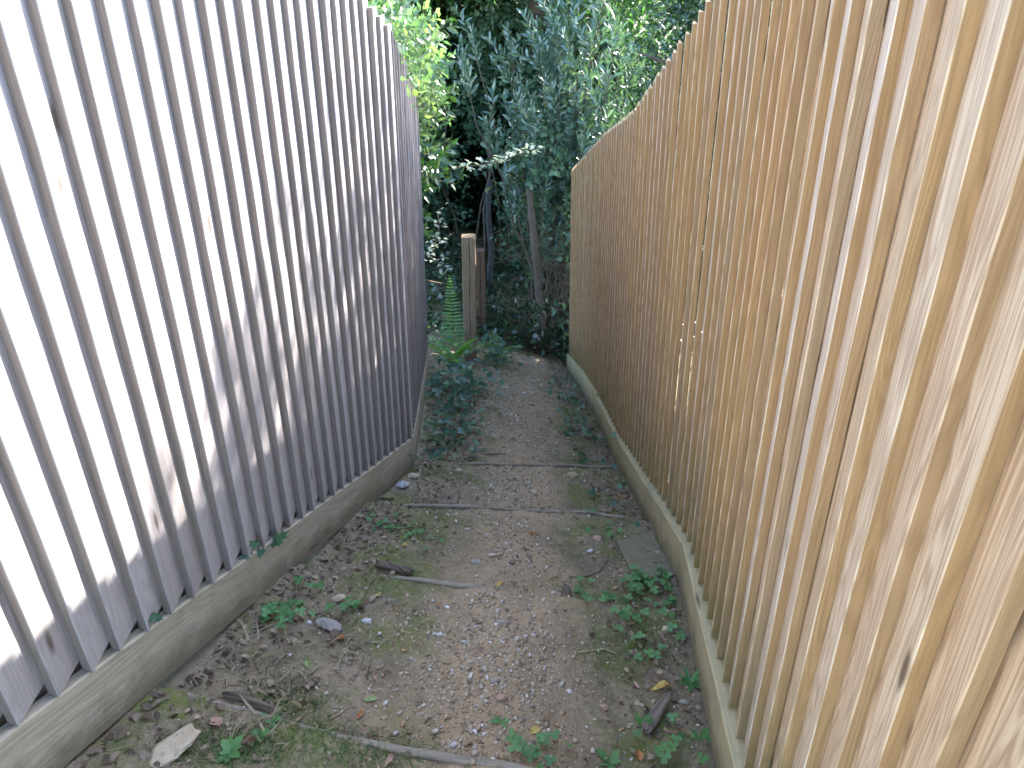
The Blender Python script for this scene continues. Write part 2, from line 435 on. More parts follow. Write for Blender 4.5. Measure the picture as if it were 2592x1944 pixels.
# ------------------------------------------------------------------ ground sheet
def axis(segs):
    out = []
    for a, b, s in segs: out.append(np.arange(a, b, s))
    return np.concatenate(out + [np.array([segs[-1][1]])])
gx = axis([(-150, -30, 20), (-30, -5, 2.5), (-5, -1.2, 0.25), (-1.2, 0.85, 0.0115), (0.85, 5, 0.25), (5, 30, 2.5), (30, 150, 20)])
gy = axis([(-150, -30, 20), (-30, -2, 2.0), (-2, 0.6, 0.13), (0.6, 3.6, 0.012), (3.6, 7.2, 0.03), (7.2, 12, 0.2), (12, 40, 2), (40, 200, 20)])
GX, GY = np.meshgrid(gx, gy)
GZ = ground_z(GX, GY)
fary = np.clip(GY - 37, 0, None)
V = np.stack([GX, GY, GZ], -1).reshape(-1, 3)
nx, ny = len(gx), len(gy)
ii, jj = np.meshgrid(np.arange(nx - 1), np.arange(ny - 1))
a = (jj * nx + ii).ravel()
F = np.stack([a, a + 1, a + nx + 1, a + nx], -1)
tag(link('ground', mesh('ground', V, F, M_GROUND, smooth=True)), 'damp brown soil path sloping down between the two fences', kind='structure')

# ------------------------------------------------------------------ fences
def board_mesh(name, side, seed, mat):
    """feather-edged pale, local X towards the path, local Y along the fence (away from the eye times side), Z up"""
    g = np.random.default_rng(seed)
    nz = 15
    zs = np.linspace(0, FH, nz)
    W = 0.128
    prof2 = [(0.0, 0.0132), (0.0, 0.0315), (0.0016, 0.0332), (0.05, 0.0221), (W, 0.0049), (W, 0.0005)]
    V = []
    walk = np.cumsum(g.normal(0, 0.00045, nz)); walk -= np.linspace(walk[0], walk[-1], nz)
    bow = g.normal(0, 0.0012)
    for k, z in enumerate(zs):
        e = walk[k] + bow * math.sin(math.pi * z / FH) + g.normal(0, 0.00035)
        e2 = g.normal(0, 0.0005)
        for j, (u, nn) in enumerate(prof2):
            du = e if j < 3 else 0
            V.append((nn + (e2 if 0 < j < 4 else 0), (u + du) * side, z))
    q = len(prof2); F = []
    for k in range(nz - 1):
        for j in range(q):
            a, b = k * q + j, k * q + (j + 1) % q
            f = (a, b, b + q, a + q)
            F.append(f if side > 0 else f[::-1])
    bot = tuple(range(q)); top = tuple(range((nz - 1) * q, nz * q))
    F.append(bot[::-1] if side > 0 else bot); F.append(top if side > 0 else top[::-1])
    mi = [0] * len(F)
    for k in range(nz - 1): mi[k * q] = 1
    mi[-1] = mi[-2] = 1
    return mesh(name, V, F, mat, midx=mi)

def box_mesh(name, size, mat, bevel=0.003, segs=1, wob=0.0, seed=0):
    """box with bevelled long edges, origin at its corner (0,0,0) .. size, long along Y, n lengthwise divisions"""
    g = np.random.default_rng(seed)
    sx, sy, sz = size; b = bevel
    pr = [(b, 0), (sx - b, 0), (sx, b), (sx, sz - b), (sx - b, sz), (b, sz), (0, sz - b), (0, b)]
    V = []; n = segs + 1
    for k in range(n):
        y = sy * k / segs
        w = g.normal(0, wob, 2) if wob else (0, 0)
        for (x, z) in pr: V.append((x + w[0], y, z + w[1]))
    F = []
    for k in range(segs):
        for j in range(8):
            a, b2 = k * 8 + j, k * 8 + (j + 1) % 8
            F.append((a, a + 8, b2 + 8, b2))
    F.append(tuple(range(8))); F.append(tuple(range((n - 1) * 8, n * 8))[::-1])
    return mesh(name, V, F, mat)

def fence(name, label, P, side, matb, matg, joints, gfront, gheight, seed, phase, pitch=0.0812, lean=0.0):
    root = empty(name, (P[0][0], P[0][1], P[0][2] + ZC), label, 'fence')
    bpy.context.view_layer.update()
    o0 = Vector((P[0][0], P[0][1], P[0][2] + ZC))
    variants = [board_mesh('pale', side, seed + i, matb) for i in range(9)]
    g = random.Random(seed)
    ys = np.arange(phase, P[-1][1] - 0.02, pitch)
    ys = ys[ys > P[0][1]]
    for y in ys:
        y = float(y) + g.uniform(-1, 1) * (0.0035 if side < 0 else 0.0022)
        y = min(max(y, P[0][1] + 0.001), P[-1][1] - 0.01)
        i = max(k for k in range(len(P) - 1) if P[k][1] <= y)
        a, b = P[i], P[i + 1]
        h = math.atan2(b[0] - a[0], b[1] - a[1])            # heading from +y towards +x
        t_ = (y - a[1]) / (b[1] - a[1])
        x = a[0] + (b[0] - a[0]) * t_; z = a[2] + (b[2] - a[2]) * t_
        rz = -h if side > 0 else math.pi - h
        rot = Euler((g.gauss(0, 0.0012), lean + g.gauss(0, 0.001), rz + g.gauss(0, 0.002)))
        o = link('board', g.choice(variants), root)
        o.location = Vector((x, y, z + ZC + g.gauss(0, 0.0015))) - o0
        o.rotation_euler = rot
    # gravel boards between the joints, planted on edge along the slope
    for k in range(len(joints) - 1):
        y0, y1 = joints[k], joints[k + 1]
        i = max(q for q in range(len(P) - 1) if P[q][1] <= (y0 + y1) / 2)
        def pt(y):
            i = max([q for q in range(len(P) - 1) if P[q][1] <= y + 1e-6] or [0])
            a, b = P[i], P[i + 1]; s = (y - a[1]) / (b[1] - a[1])
            return Vector((a[0] + (b[0] - a[0]) * s, y, a[2] + (b[2] - a[2]) * s + ZC))
        A, B = pt(y0 + 0.002), pt(y1 - 0.002)
        d = (B - A); L = d.length; d.normalize()
        nrm = Vector((d.y, -d.x, 0)).normalized() * side     # towards the path
        up = nrm.cross(d) if side > 0 else d.cross(nrm)
        if up.z < 0: up = -up
        T = gfront + (0.004 if k % 2 else 0)
        me = box_mesh('gravel_board', (T, L, gheight), matg, 0.004, 14, 0.0008, seed + k)
        if side > 0: Rm = Matrix((nrm, d, up)).transposed()
        else:
            Rm = Matrix((nrm, d, up)).transposed()
        base = A - up * gheight - o0
        if Rm.determinant() < 0:
            # run the board the other way so the frame stays right-handed
            Rm = Matrix((nrm, -d, up)).transposed(); base = B - up * gheight - o0
        o = link('gravel_board', me, root, mtx=Matrix.Translation(base) @ Rm.to_4x4())
    # rails and posts behind the pales
    for k in range(len(P) - 1):
        a = Vector((P[k][0], P[k][1], P[k][2] + ZC)); b = Vector((P[k + 1][0], P[k + 1][1], P[k + 1][2] + ZC))
        d = b - a; L = d.length; d.normalize()
        nrm = Vector((d.y, -d.x, 0)).normalized() * side
        for h in (-0.035, 0.30, 0.92, 1.50):
            me = box_mesh('rail', (0.035, L - 0.03, 0.08), M_RAIL, 0.003)
            up = Vector((0, 0, 1)); up = (up - d * up.dot(d)).normalized()
            if nrm.dot(d.cross(up)) > 0: Rm = Matrix((nrm, d, up)).transposed(); st = a + d * 0.015
            else: Rm = Matrix((nrm, -d, up)).transposed(); st = b - d * 0.015
            link('rail', me, root, mtx=Matrix.Translation(st - nrm * (0.040 - math.sin(lean) * max(h, 0)) + Vector((0, 0, h)) - o0) @ Rm.to_4x4())
        for pnt in ((a, b) if k == len(P) - 2 else (a,)):
            me = box_mesh('post', (0.09, 0.09, 2.15), M_RAIL, 0.004)
            q = pnt - nrm * 0.135 - o0
            if k == len(P) - 2 and pnt is b: q -= Vector((0, 0.1, 0))
            link('post', me, root, loc=q + Vector((-0.045, 0, -0.5)))
    return root

fence('fence', 'weathered grey-brown feather-edge board fence with sunlit boards, on the left of the path', LEFT, 1, [M_BOARD_L, M_EDGE_L], M_GRAVEL_L,
      [-0.40, 3.005, 4.95], 0.030, 0.152, 100, -0.378, 0.0801, R(1.1))
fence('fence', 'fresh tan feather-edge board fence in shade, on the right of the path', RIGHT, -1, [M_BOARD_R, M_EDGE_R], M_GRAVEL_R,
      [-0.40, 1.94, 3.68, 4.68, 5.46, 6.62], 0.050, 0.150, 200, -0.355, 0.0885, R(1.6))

# ------------------------------------------------------------------ leaf / shoot builders
LEAF_LONG = np.array([(0, 0, 0), (-.16, .30, .03), (0, .33, -.02), (.16, .30, .03), (-.15, .68, .0), (0, .70, -.05), (.15, .68, .0), (0, 1.0, -.12)])
LEAF_LONG_F = [(0, 2, 1), (0, 3, 2), (1, 2, 5), (1, 5, 4), (2, 3, 6), (2, 6, 5), (4, 5, 7), (5, 6, 7)]
LEAF_OVAL = np.array([(0, 0, 0), (-.34, .40, .05), (0, .45, -.03), (.34, .40, .05), (0, 1.0, -.10)])
LEAF_OVAL_F = [(0, 2, 1), (0, 3, 2), (1, 2, 4), (2, 3, 4)]
LEAF_IVY = np.array([(0, 0, 0), (-.30, -.12, .02), (-.50, .18, .05), (-.26, .35, .02), (-.38, .62, .04), (-.12, .66, .01), (0, 1.0, -.05), (.12, .66, .01), (.38, .62, .04), (.26, .35, .02), (.50, .18, .05), (.30, -.12, .02), (0, .35, -.04)])
LEAF_IVY_F = [(i, (i % 11) + 1 if i else 1, 12)[0:3] for i in range(0)]
LEAF_IVY_F = [(12, i, i + 1) for i in range(0, 11)] + [(12, 11, 0)]
LEAF_IVY_F = [f[::-1] for f in LEAF_IVY_F]

def frames(dirs, g, roll=0.6, upbias=True):
    """orthonormal frames: Y = leaf direction, Z = leaf normal near up with random roll"""
    d = dirs / (np.linalg.norm(dirs, axis=1, keepdims=True) + 1e-9)
    up = np.tile(np.array([0, 0, 1.0]), (len(d), 1)) + g.normal(0, roll, d.shape)
    z = up - (up * d).sum(1, keepdims=True) * d
    z /= np.linalg.norm(z, axis=1, keepdims=True) + 1e-9
    x = np.cross(d, z)
    return np.stack([x, d, z], -1)              # columns

def leaves(pos, dirs, size, tmpl, faces, g, roll=0.6, wid=1.0):
    fr = frames(dirs, g, roll)
    n, k = len(pos), len(tmpl)
    T = tmpl[None] * np.ones((n, 1, 1)); T[:, :, 0] *= wid
    T = T * np.asarray(size).reshape(-1, 1, 1)
    V = np.einsum('nij,nkj->nki', fr, T) + pos[:, None, :]
    F = (np.array(faces)[None] + (np.arange(n) * k)[:, None, None]).reshape(-1, 3)
    return V.reshape(-1, 3), F

def tube(pts, r0, r1, sides=5):
    pts = [Vector(p) for p in pts]; V = []; F = []
    for i, p in enumerate(pts):
        d = (pts[min(i + 1, len(pts) - 1)] - pts[max(i - 1, 0)]).normalized()
        a = d.cross(Vector((0.3, 0.2, 1)) if abs(d.z) < 0.9 else Vector((1, 0.2, 0))).normalized(); b = d.cross(a)
        r = r0 + (r1 - r0) * i / (len(pts) - 1)
        for k in range(sides):
            t_ = 2 * math.pi * k / sides
            V.append(p + (a * math.cos(t_) + b * math.sin(t_)) * r)
    for i in range(len(pts) - 1):
        for k in range(sides):
            A = i * sides + k; B = i * sides + (k + 1) % sides
            F.append((A, B, B + sides)); F.append((A, B + sides, A + sides))
    return np.array([tuple(v) for v in V]), np.array(F)

def merge(parts):
    Vs, Fs, M, o = [], [], [], 0
    for V, F, mi in parts:
        Vs.append(V); Fs.append(F + o); M.append(np.full(len(F), mi)); o += len(V)
    return np.concatenate(Vs), np.concatenate(Fs), np.concatenate(M)

def shoot_mesh(name, mats, seed, length, leaf, nl, tmpl, faces, wid=1.0, spread=0.9, droop=0.1, roll=0.4, tip=True):
    """leafy shoot growing along +Z from the origin, leaves alternate up the stem"""
    g = np.random.default_rng(seed)
    bend = g.normal(0, 0.10, 2)
    def sp(t_): return np.array([bend[0] * t_ * t_ * length * 2, bend[1] * t_ * t_ * length * 2, t_ * length])
    stem = tube([sp(t_) for t_ in np.linspace(0, 1, 5)], leaf * 0.03, leaf * 0.012, 3)
    ts = np.linspace(0.12, 1.0, nl); ang = np.arange(nl) * 2.4 + g.normal(0, 0.3, nl)
    pos = np.array([sp(t_) for t_ in ts])
    out = spread * (1 - 0.55 * ts)
    d = np.stack([np.cos(ang) * out, np.sin(ang) * out, 0.55 + 0 * ang - droop * (1 - ts)], -1) + g.normal(0, 0.08, (nl, 3))
    sz = leaf * (0.75 + 0.35 * g.random(nl)) * (1 - 0.3 * (ts > 0.9))
    lv = leaves(pos, d, sz, tmpl, faces, g, roll, wid)
    V, F, M = merge([(stem[0], stem[1], 1), (lv[0], lv[1], 0)])
    return mesh(name, V, F, mats, midx=M)

M_TWIG = stone_mat('twig', (0.13, 0.10, 0.06), (0.09, 0.07, 0.045), (0.06, 0.05, 0.03), 0.8)
M_GTWIG = stone_mat('green_twig', (0.10, 0.13, 0.05), (0.13, 0.11, 0.05), (0.07, 0.07, 0.03), 0.7)

def put_shoots(root, meshes, pts, dirs, g, s0=0.8, s1=1.25, name='leafy_shoot'):
    o0 = root.matrix_basis.translation.copy()
    for p, d in zip(pts, dirs):
        q = Vector(d).to_track_quat('Z', 'Y').to_matrix().to_4x4() @ Matrix.Rotation(g.random() * 6.28, 4, 'Z')
        s = s0 + (s1 - s0) * g.random()
        link(name, meshes[int(g.random() * len(meshes)) % len(meshes)], root,
             mtx=Matrix.Translation(Vector(p) - o0) @ q @ Matrix.Scale(s, 4))

def limbs(name, root, paths, mat, sides=7):
    parts = [(*tube(p, a, b, sides), 0) for p, a, b in paths]
    V, F, M = merge(parts)
    o0 = np.array(root.matrix_basis.translation)
    return link(name, mesh(name, V - o0, F, mat, smooth=True), root)

def wobble_path(a, b, n, amp, g):
    a = np.array(a, float); b = np.array(b, float)
    P = [a + (b - a) * i / (n - 1) for i in range(n)]
    for i in range(1, n - 1): P[i] = P[i] + g.normal(0, amp, 3)
    return P

def crown_points(blobs, n, g, shell=0.55):
    """points in the outer part of several ellipsoids (centre, radii, weight)"""
    w = np.array([b[2] for b in blobs]); w = w / w.sum()
    idx = g.choice(len(blobs), n, p=w)
    v = g.normal(0, 1, (n, 3)); v /= np.linalg.norm(v, axis=1, keepdims=True)
    r = (shell + (1 - shell) * g.random(n)) ** 1.0
    C = np.array([b[0] for b in blobs])[idx]; Rr = np.array([b[1] for b in blobs])[idx]
    return C + v * Rr * r[:, None], v

def leafy_crown(name, root, blobs, nclump, per, clump_r, leaf, tmpl, faces, mat, seed, wid=1.0, roll=0.8, shell=0.6, keep=None, ydir=0.5):
    g = np.random.default_rng(seed)
    C, N = crown_points(blobs, nclump, g, shell)
    if keep is not None:
        k = keep(C); C, N = C[k], N[k]
    n = len(C)
    ax = N * 0.7 + g.normal(0, 0.45, N.shape); ax[:, 2] += 0.15
    ax /= np.linalg.norm(ax, axis=1, keepdims=True)
    t_ = g.random((n, per)) - 0.5
    pos = C[:, None] + ax[:, None] * (t_[..., None] * clump_r * 2.4) + g.normal(0, clump_r * 0.30, (n, per, 3))
    d = ax[:, None] * 0.8 + g.normal(0, 0.65, (n, per, 3)); d[..., 2] -= 0.12
    pos = pos.reshape(-1, 3); d = d.reshape(-1, 3)
    sz = leaf * (0.6 + 0.7 * g.random(len(pos)))
    V, F = leaves(pos, d, sz, tmpl, faces, g, roll, wid)
    o0 = np.array(root.matrix_basis.translation)
    return link(name, mesh(name, V - o0, F, mat), root), C

def Z(v): return np.array([v[0], v[1], v[2] + ZC])

# ------------------------------------------------------------------ trees and shrubs beyond the fences
# holly tree beyond the right fence
g = np.random.default_rng(11)
hol = empty('holly_tree', (2.7, 6.6, gz(2.7, 6.6)), 'dark glossy small-leaved evergreen tree rising behind the right fence', 'tree')
limbs('trunk', hol, [(wobble_path((2.7, 6.9, gz(2.7, 6.9)), (2.75, 6.9, 3.2), 7, 0.03, g), 0.11, 0.03)] +
      [(wobble_path((2.7, 6.9, 0.2 + 0.35 * k - 1.2), (2.7 + 1.7 * math.cos(k * 2.4), 6.9 + 1.7 * math.sin(k * 2.4), 0.9 + 0.3 * k - 1.2), 4, 0.05, g), 0.035, 0.008) for k in range(9)], M_BARK)
HOLB = [(Z((3.22, 5.98, 0.66)), (1.40, 1.35, 1.64), 8), (Z((2.2, 6.5, -0.35)), (1.0, 0.8, 1.1), 3.2), (Z((1.66, 6.65, -0.95)), (0.70, 0.55, 0.85), 3.0), (Z((1.6, 6.8, -0.2)), (0.45, 0.5, 0.5), 1.0),
        (Z((2.2, 7.3, 0.4)), (0.9, 0.7, 0.9), 1.2), (Z((3.85, 5.4, 1.45)), (0.95, 0.85, 0.95), 2.2), (Z((4.35, 4.95, 1.35)), (0.85, 0.8, 0.9), 1.5), (Z((3.3, 5.6, -0.9)), (1.0, 0.8, 1.2), 1.4)]
leafy_crown('crown', hol, HOLB, 3700, 20, 0.09, 0.050, LEAF_OVAL, LEAF_OVAL_F, M_HOLLY, 12, wid=0.8, shell=0.35)

# tall broadleaf trees further back that close off the sky
def back_tree(x, y, top, blobs, label, seed, ncl, mat=M_TREE, leaf=0.085, trunk_r=0.16, group=None, tmpl=LEAF_OVAL, tf=LEAF_OVAL_F, name='broadleaf_tree', bark=M_BARK):
    g = np.random.default_rng(seed)
    r = empty(name, (x, y, gz(x, y)), label, 'tree', group)
    ps = [(wobble_path((x, y, gz(x, y) - 0.1), (x + g.normal(0, .15), y, top), 8, 0.05, g), trunk_r, trunk_r * 0.45)]
    for b in blobs:
        c = b[0]
        ps.append((wobble_path((x, y, min(top, c[2] - 0.3)), tuple(c), 5, 0.08, g), trunk_r * 0.35, 0.015))
    limbs('trunk', r, ps, bark)
    leafy_crown('crown', r, blobs, ncl, 18, 0.17, leaf, tmpl, tf, mat, seed + 1, shell=0.35)
    return r
back_tree(0.28, 10.3, 4.0, [(Z((0.3, 11.5, 1.2)), (2.0, 0.8, 1.7), 3), (Z((-1.6, 11.4, 0.9)), (1.6, 1.0, 1.9), 2.5), (Z((2.2, 11.6, 1.2)), (1.6, 1.0, 1.8), 2.5), (Z((0.2, 11.3, -1.0)), (1.8, 0.7, 1.3), 2)],
          'tall broadleaf tree with a thick dark trunk at top centre behind the shrubs', 31, 1900, trunk_r=0.2)
back_tree(-1.35, 9.4, 2.6, [(Z((-1.0, 8.8, 0.75)), (1.6, 1.3, 0.8), 3), (Z((-2.4, 8.4, 0.9)), (1.3, 1.2, 0.8), 2), (Z((-0.5, 10.4, 0.6)), (1.6, 1.0, 0.8), 2.4), (Z((1.3, 9.6, 0.9)), (1.3, 1.0, 0.8), 1.8)],  # canopy masses added above the view to block the sky over the gap
          'slimmer dark tree left of the thick trunk, its canopy shading the dark gap', 35, 3000, trunk_r=0.09)
back_tree(-3.2, 10.6, 3.6, [(Z((-3.0, 10.6, 0.6)), (1.7, 1.2, 2.6), 3), (Z((-2.0, 10.2, -1.4)), (1.5, 1.0, 1.6), 2)],
          'mid green broadleaf tree behind the left fence top', 41, 1100)
back_tree(4.9, 12.6, 3.6, [(Z((4.8, 12.6, 0.2)), (2.2, 1.2, 2.4), 3), (Z((2.8, 12.4, -1.6)), (1.9, 1.0, 2.0), 2)],
          'broadleaf tree hidden beyond the dark evergreen on the right', 51, 900)
back_tree(-0.9, 14.5, 4.6, [(Z((-0.8, 14.6, 2.2)), (4.6, 1.2, 2.2), 4), (Z((-0.6, 14.4, -1.0)), (4.8, 1.1, 2.4), 4)],
          'farthest wide green tree closing off the view', 61, 1900, leaf=0.12)

# understorey thicket behind everything (dark)
th = empty('thicket', (0.0, 9.6, gz(0, 9.6)), 'dense dark undergrowth thicket across the end of the path', 'thicket')
g = np.random.default_rng(71)
limbs('stems', th, [(wobble_path((x_, 9.3 + g.random() * 0.8, gz(x_, 9.5)), (x_ + g.normal(0, .3), 9.5 + g.normal(0, .3), gz(x_, 9.5) + 1.6 + g.random()), 6, 0.05, g), 0.02, 0.006) for x_ in np.linspace(-3, 3, 40)], M_BARK, 5)
leafy_crown('foliage', th, [(Z((-1.9, 9.6, -2.5)), (1.4, 0.8, 1.3), 2), (Z((1.0, 9.3, -2.7)), (1.2, 0.8, 1.4), 2), (Z((2.7, 9.6, -2.3)), (1.3, 0.8, 1.7), 2), (Z((0.6, 10.2, -1.2)), (1.8, 0.6, 1.2), 2)],
            3600, 18, 0.13, 0.07, LEAF_OVAL, LEAF_OVAL_F, M_BRAMBLE, 72, shell=0.2)
leafy_crown('foliage', th, [(Z((-0.9, 11.6, -2.8)), (2.2, 0.6, 1.5), 3), (Z((-0.75, 11.4, -1.1)), (1.8, 0.5, 1.0), 1.6), (Z((1.4, 10.8, -2.6)), (1.6, 0.5, 1.3), 1.5)], 5200, 18, 0.13, 0.085, LEAF_OVAL, LEAF_OVAL_F, M_DARK, 73, shell=0.2)  # darker leaf colour paints in some of the hollow's shade
# low cover on the ground past the posts
gc = empty('ground_cover', (-0.7, 7.6, gz(-0.7, 7.6)), 'low dark leafy cover on the ground behind the two posts', 'ground cover')
g = np.random.default_rng(75)
n_ = 9000
xx = g.uniform(-3.2, 2.6, n_); yy = g.uniform(6.7, 9.6, n_)
hh = 0.02 + 0.5 * g.random(n_) * fbm(xx * 1.5 + 9, yy * 1.5, 2, 3).clip(-.2, 1).__add__(0.35)
P_ = np.stack([xx, yy, ground_z(xx, yy) + hh], -1)
D_ = g.normal(0, 0.8, (n_, 3)); D_[:, 2] = np.abs(D_[:, 2]) * .4
V_, F_ = leaves(P_, D_, 0.07 * (0.5 + g.random(n_)), LEAF_OVAL, LEAF_OVAL_F, g, 0.5)
link('foliage', mesh('foliage', V_ - np.array(gc.location), F_, M_DARK), gc)

# long-leaved blue green shrub in the middle
g = np.random.default_rng(81)
SH = [shoot_mesh('leafy_shoot', [M_WILLOW, M_GTWIG], 810 + i, 0.34, 0.112, 15, LEAF_LONG, LEAF_LONG_F, wid=0.8, spread=0.62, roll=0.55) for i in range(6)]
bay = empty('shrub', (0.45, 7.9, gz(0.45, 7.9)), 'tall shrub with long pointed blue-green leaves, in the middle behind the post', 'shrub')
bx, by, bz = 0.45, 7.9, gz(0.45, 7.9)
stems = []; tips = []
for k in range(40):
    tx = 0.55 + g.normal(0, 0.42); ty = 7.7 + g.normal(0, 0.3); tz = ZC + (-1.35 + g.random() * 1.25) - abs(tx - 0.55) * 0.5
    P = wobble_path((bx + g.normal(0, .1), by + g.normal(0, .1), bz), (tx, ty, tz), 7, 0.03, g)
    stems.append((P, 0.016, 0.004)); tips.append(P)
limbs('stems', bay, stems, M_BARK, 5)
pts, drs = [], []
for P in tips:
    for s in g.random(13) ** 0.8:
        s = 0.35 + 0.65 * s
        i = int(s * (len(P) - 1.001)); q = P[i] + (P[i + 1] - P[i]) * (s * (len(P) - 1) - i)
        pts.append(q); drs.append((g.normal(-0.12, 0.32), g.normal(-0.25, 0.3), 0.9))
    pts.append(P[-1]); drs.append((g.normal(-0.15, 0.15), -0.2, 1))
put_shoots(bay, SH, pts, drs, g, 0.7, 1.15)

# laurel bush against the end of the left fence, and the sunlit climber on top of it
SL = [shoot_mesh('leafy_shoot', [M_LAUREL, M_GTWIG], 910 + i, 0.24, 0.10, 10, LEAF_LONG, LEAF_LONG_F, wid=1.15, spread=1.0) for i in range(6)]
g = np.random.default_rng(91)
lau = empty('laurel_bush', (-0.95, 5.9, gz(-0.95, 5.9)), 'green bush with long narrow leaves just beyond the end of the left fence', 'bush')
lb = [(Z((-1.02, 5.9, -1.2)), (0.47, 0.45, 0.72), 3), (Z((-1.0, 5.8, -0.55)), (0.40, 0.4, 0.45), 1.6)]
C, N = crown_points(lb, 230, g, 0.5)
limbs('stems', lau, [(wobble_path((-0.95 + g.normal(0, .05), 5.9, gz(-.95, 5.9)), tuple(C[i]), 6, 0.03, g), 0.012, 0.003) for i in range(40)], M_BARK, 5)
N = N + np.array([0.15, -0.35, 0.25])
put_shoots(lau, SL, C, N, g, 0.75, 1.2)

SC2 = [shoot_mesh('leafy_shoot', [M_CLIMB, M_GTWIG], 950 + i, 0.18, 0.064, 11, LEAF_OVAL, LEAF_OVAL_F, wid=0.72, spread=1.1, droop=0.6) for i in range(6)]
g = np.random.default_rng(95)
cl = empty('climbing_plant', (-0.85, 4.3, -0.7 + ZC), 'bright sunlit climbing plant spilling over the top of the left fence', 'climbing plant')
cb = [(Z((-0.60, 3.45, -0.22)), (0.09, 0.30, 0.09), 2), (Z((-0.63, 4.1, -0.38)), (0.09, 0.42, 0.13), 3), (Z((-0.63, 4.75, -0.56)), (0.10, 0.3, 0.16), 2.4), (Z((-0.60, 5.05, -0.70)), (0.08, 0.12, 0.16), 1), (Z((-0.88, 4.2, -0.35)), (0.17, 0.8, 0.3), 1.5)]
C, N = crown_points(cb, 300, g, 0.3)
fx = prof(LEFT, C[:, 1], 0); top = prof(LEFT, C[:, 1], 2) + FH + ZC
ok = (C[:, 1] > 5.0) | (C[:, 2] > top + 0.0) | ((C[:, 0] > fx + 0.05) & (C[:, 2] > top - 0.09)) | (C[:, 0] < fx - 0.16)
C, N = C[ok], N[ok]
limbs('stems', cl, [(wobble_path((-0.82 + g.normal(0, .03), 3.6 + 1.4 * g.random(), -0.9 + ZC), tuple(C[i]), 6, 0.02, g), 0.008, 0.003) for i in range(36)], M_BARK, 4)
put_shoots(cl, SC2, C, N + np.array([0.4, -0.2, 0.0]), g, 0.7, 1.2)

# bramble and hanging leaves on the right, over the end of the right fence
g = np.random.default_rng(101)
SB = [shoot_mesh('leafy_shoot', [M_BRAMBLE, M_TWIG], 1010 + i, 0.26, 0.075, 9, LEAF_OVAL, LEAF_OVAL_F, wid=1.0, spread=1.2, droop=0.5) for i in range(6)]
br = empty('bramble_bush', (0.75, 7.6, gz(0.75, 7.6)), 'dark bramble with hanging leafy canes beside the end of the right fence', 'bush')
bb = [(Z((0.75, 7.5, -1.7)), (0.62, 0.45, 0.5), 3), (Z((0.15, 7.8, -1.7)), (0.35, 0.35, 0.35), 1.0), (Z((0.9, 7.4, -2.4)), (0.42, 0.4, 0.5), 1.6), (Z((0.5, 7.9, -2.5)), (0.5, 0.4, 0.5), 1.2), (Z((1.25, 7.3, -2.5)), (0.5, 0.5, 0.85), 2.6), (Z((1.0, 7.0, -3.0)), (0.35, 0.3, 0.5), 1.5)]  # masses behind the fence are added to block sun from the low sprigs
C, N = crown_points(bb, 430, g, 0.3)
limbs('canes', br, [(wobble_path((0.75 + g.normal(0, .2), 7.7, gz(.75, 7.7)), tuple(C[i]), 7, 0.05, g), 0.007, 0.003) for i in range(60)], M_TWIG, 4)
put_shoots(br, SB, C, N + np.array([0, -0.4, -0.2]), g, 0.7, 1.2)

# tangle of dry brown twigs
tw = empty('twig_tangle', (0.45, 7.15, gz(0.45, 7.15)), 'tangle of dry brown bramble twigs low beside the end of the right fence', 'twigs')
paths = []
for k in range(170):
    a = np.array([0.45 + g.normal(0, .20), 7.15 + g.normal(0, .12), ZC - 2.75 + g.normal(0, .28)])
    b = a + g.normal(0, 1, 3) * np.array([0.28, 0.15, 0.22])
    mid = (a + b) / 2 + g.normal(0, 0.07, 3)
    paths.append(([a, (a + mid) / 2 + g.normal(0, .015, 3), mid, (b + mid) / 2, b], 0.0028, 0.0014))
limbs('twigs', tw, paths, M_TWIG, 3)

# low glossy laurel sprigs at the foot of the dark shrubs
g = np.random.default_rng(111)
SG = [shoot_mesh('leafy_shoot', [M_DARK, M_GTWIG], 1110 + i, 0.13, 0.095, 7, LEAF_LONG, LEAF_LONG_F, wid=1.5, spread=1.3) for i in range(4)]
low = empty('laurel_sapling', (0.25, 6.85, gz(0.25, 6.85)), 'low dark laurel with a few glossy leaves at the end of the path', 'shrub')
C = np.array([(0.30 + g.normal(0, .26), 7.0 + g.normal(0, .14), 0) for _ in range(46)])
C[:, 2] = [gz(c[0], c[1]) + 0.04 + 0.5 * g.random() * (1 - abs(c[0] - .3) * .6) for c in C]
limbs('stems', low, [(wobble_path((0.3 + g.normal(0, .12), 7.05, gz(.3, 7.05)), tuple(C[i]), 5, 0.02, g), 0.006, 0.003) for i in range(46)], M_TWIG, 4)
put_shoots(low, SG, C, np.stack([g.normal(0, .5, 46), g.normal(-.35, .4, 46), g.random(46) * .8 + .1], -1), g, 0.5, 1.0)

# two bare stems in the shrubs
def stem_tree(name, a, b, r0, r1, mat, label, seed, n=8, amp=0.015):
    g = np.random.default_rng(seed)
    V, F = tube(wobble_path(a, b, n, amp, g), r0, r1, 9)
    o0 = np.array(a)
    o = link(name, mesh(name, V - o0, F, mat, smooth=True), loc=a)
    return tag(o, label, 'tree stem')
p1 = at(1243, 705, 8.3); p0 = at(1240, 455, 8.5)
stem_tree('bare_stem', (p1.x, p1.y, gz(p1.x, p1.y) - .1), tuple(p0), 0.040, 0.032, M_SLATE, 'blue-grey upright stem right of the wooden post', 121)
q1 = at(1372, 640, 7.0); q0 = at(1340, 470, 7.2)
stem_tree('bare_stem', (q1.x + .06, q1.y, gz(q1.x, q1.y) - .1), tuple(q0), 0.045, 0.034, M_BARK, 'brown leaning stem among the leaves left of the right fence end', 122)

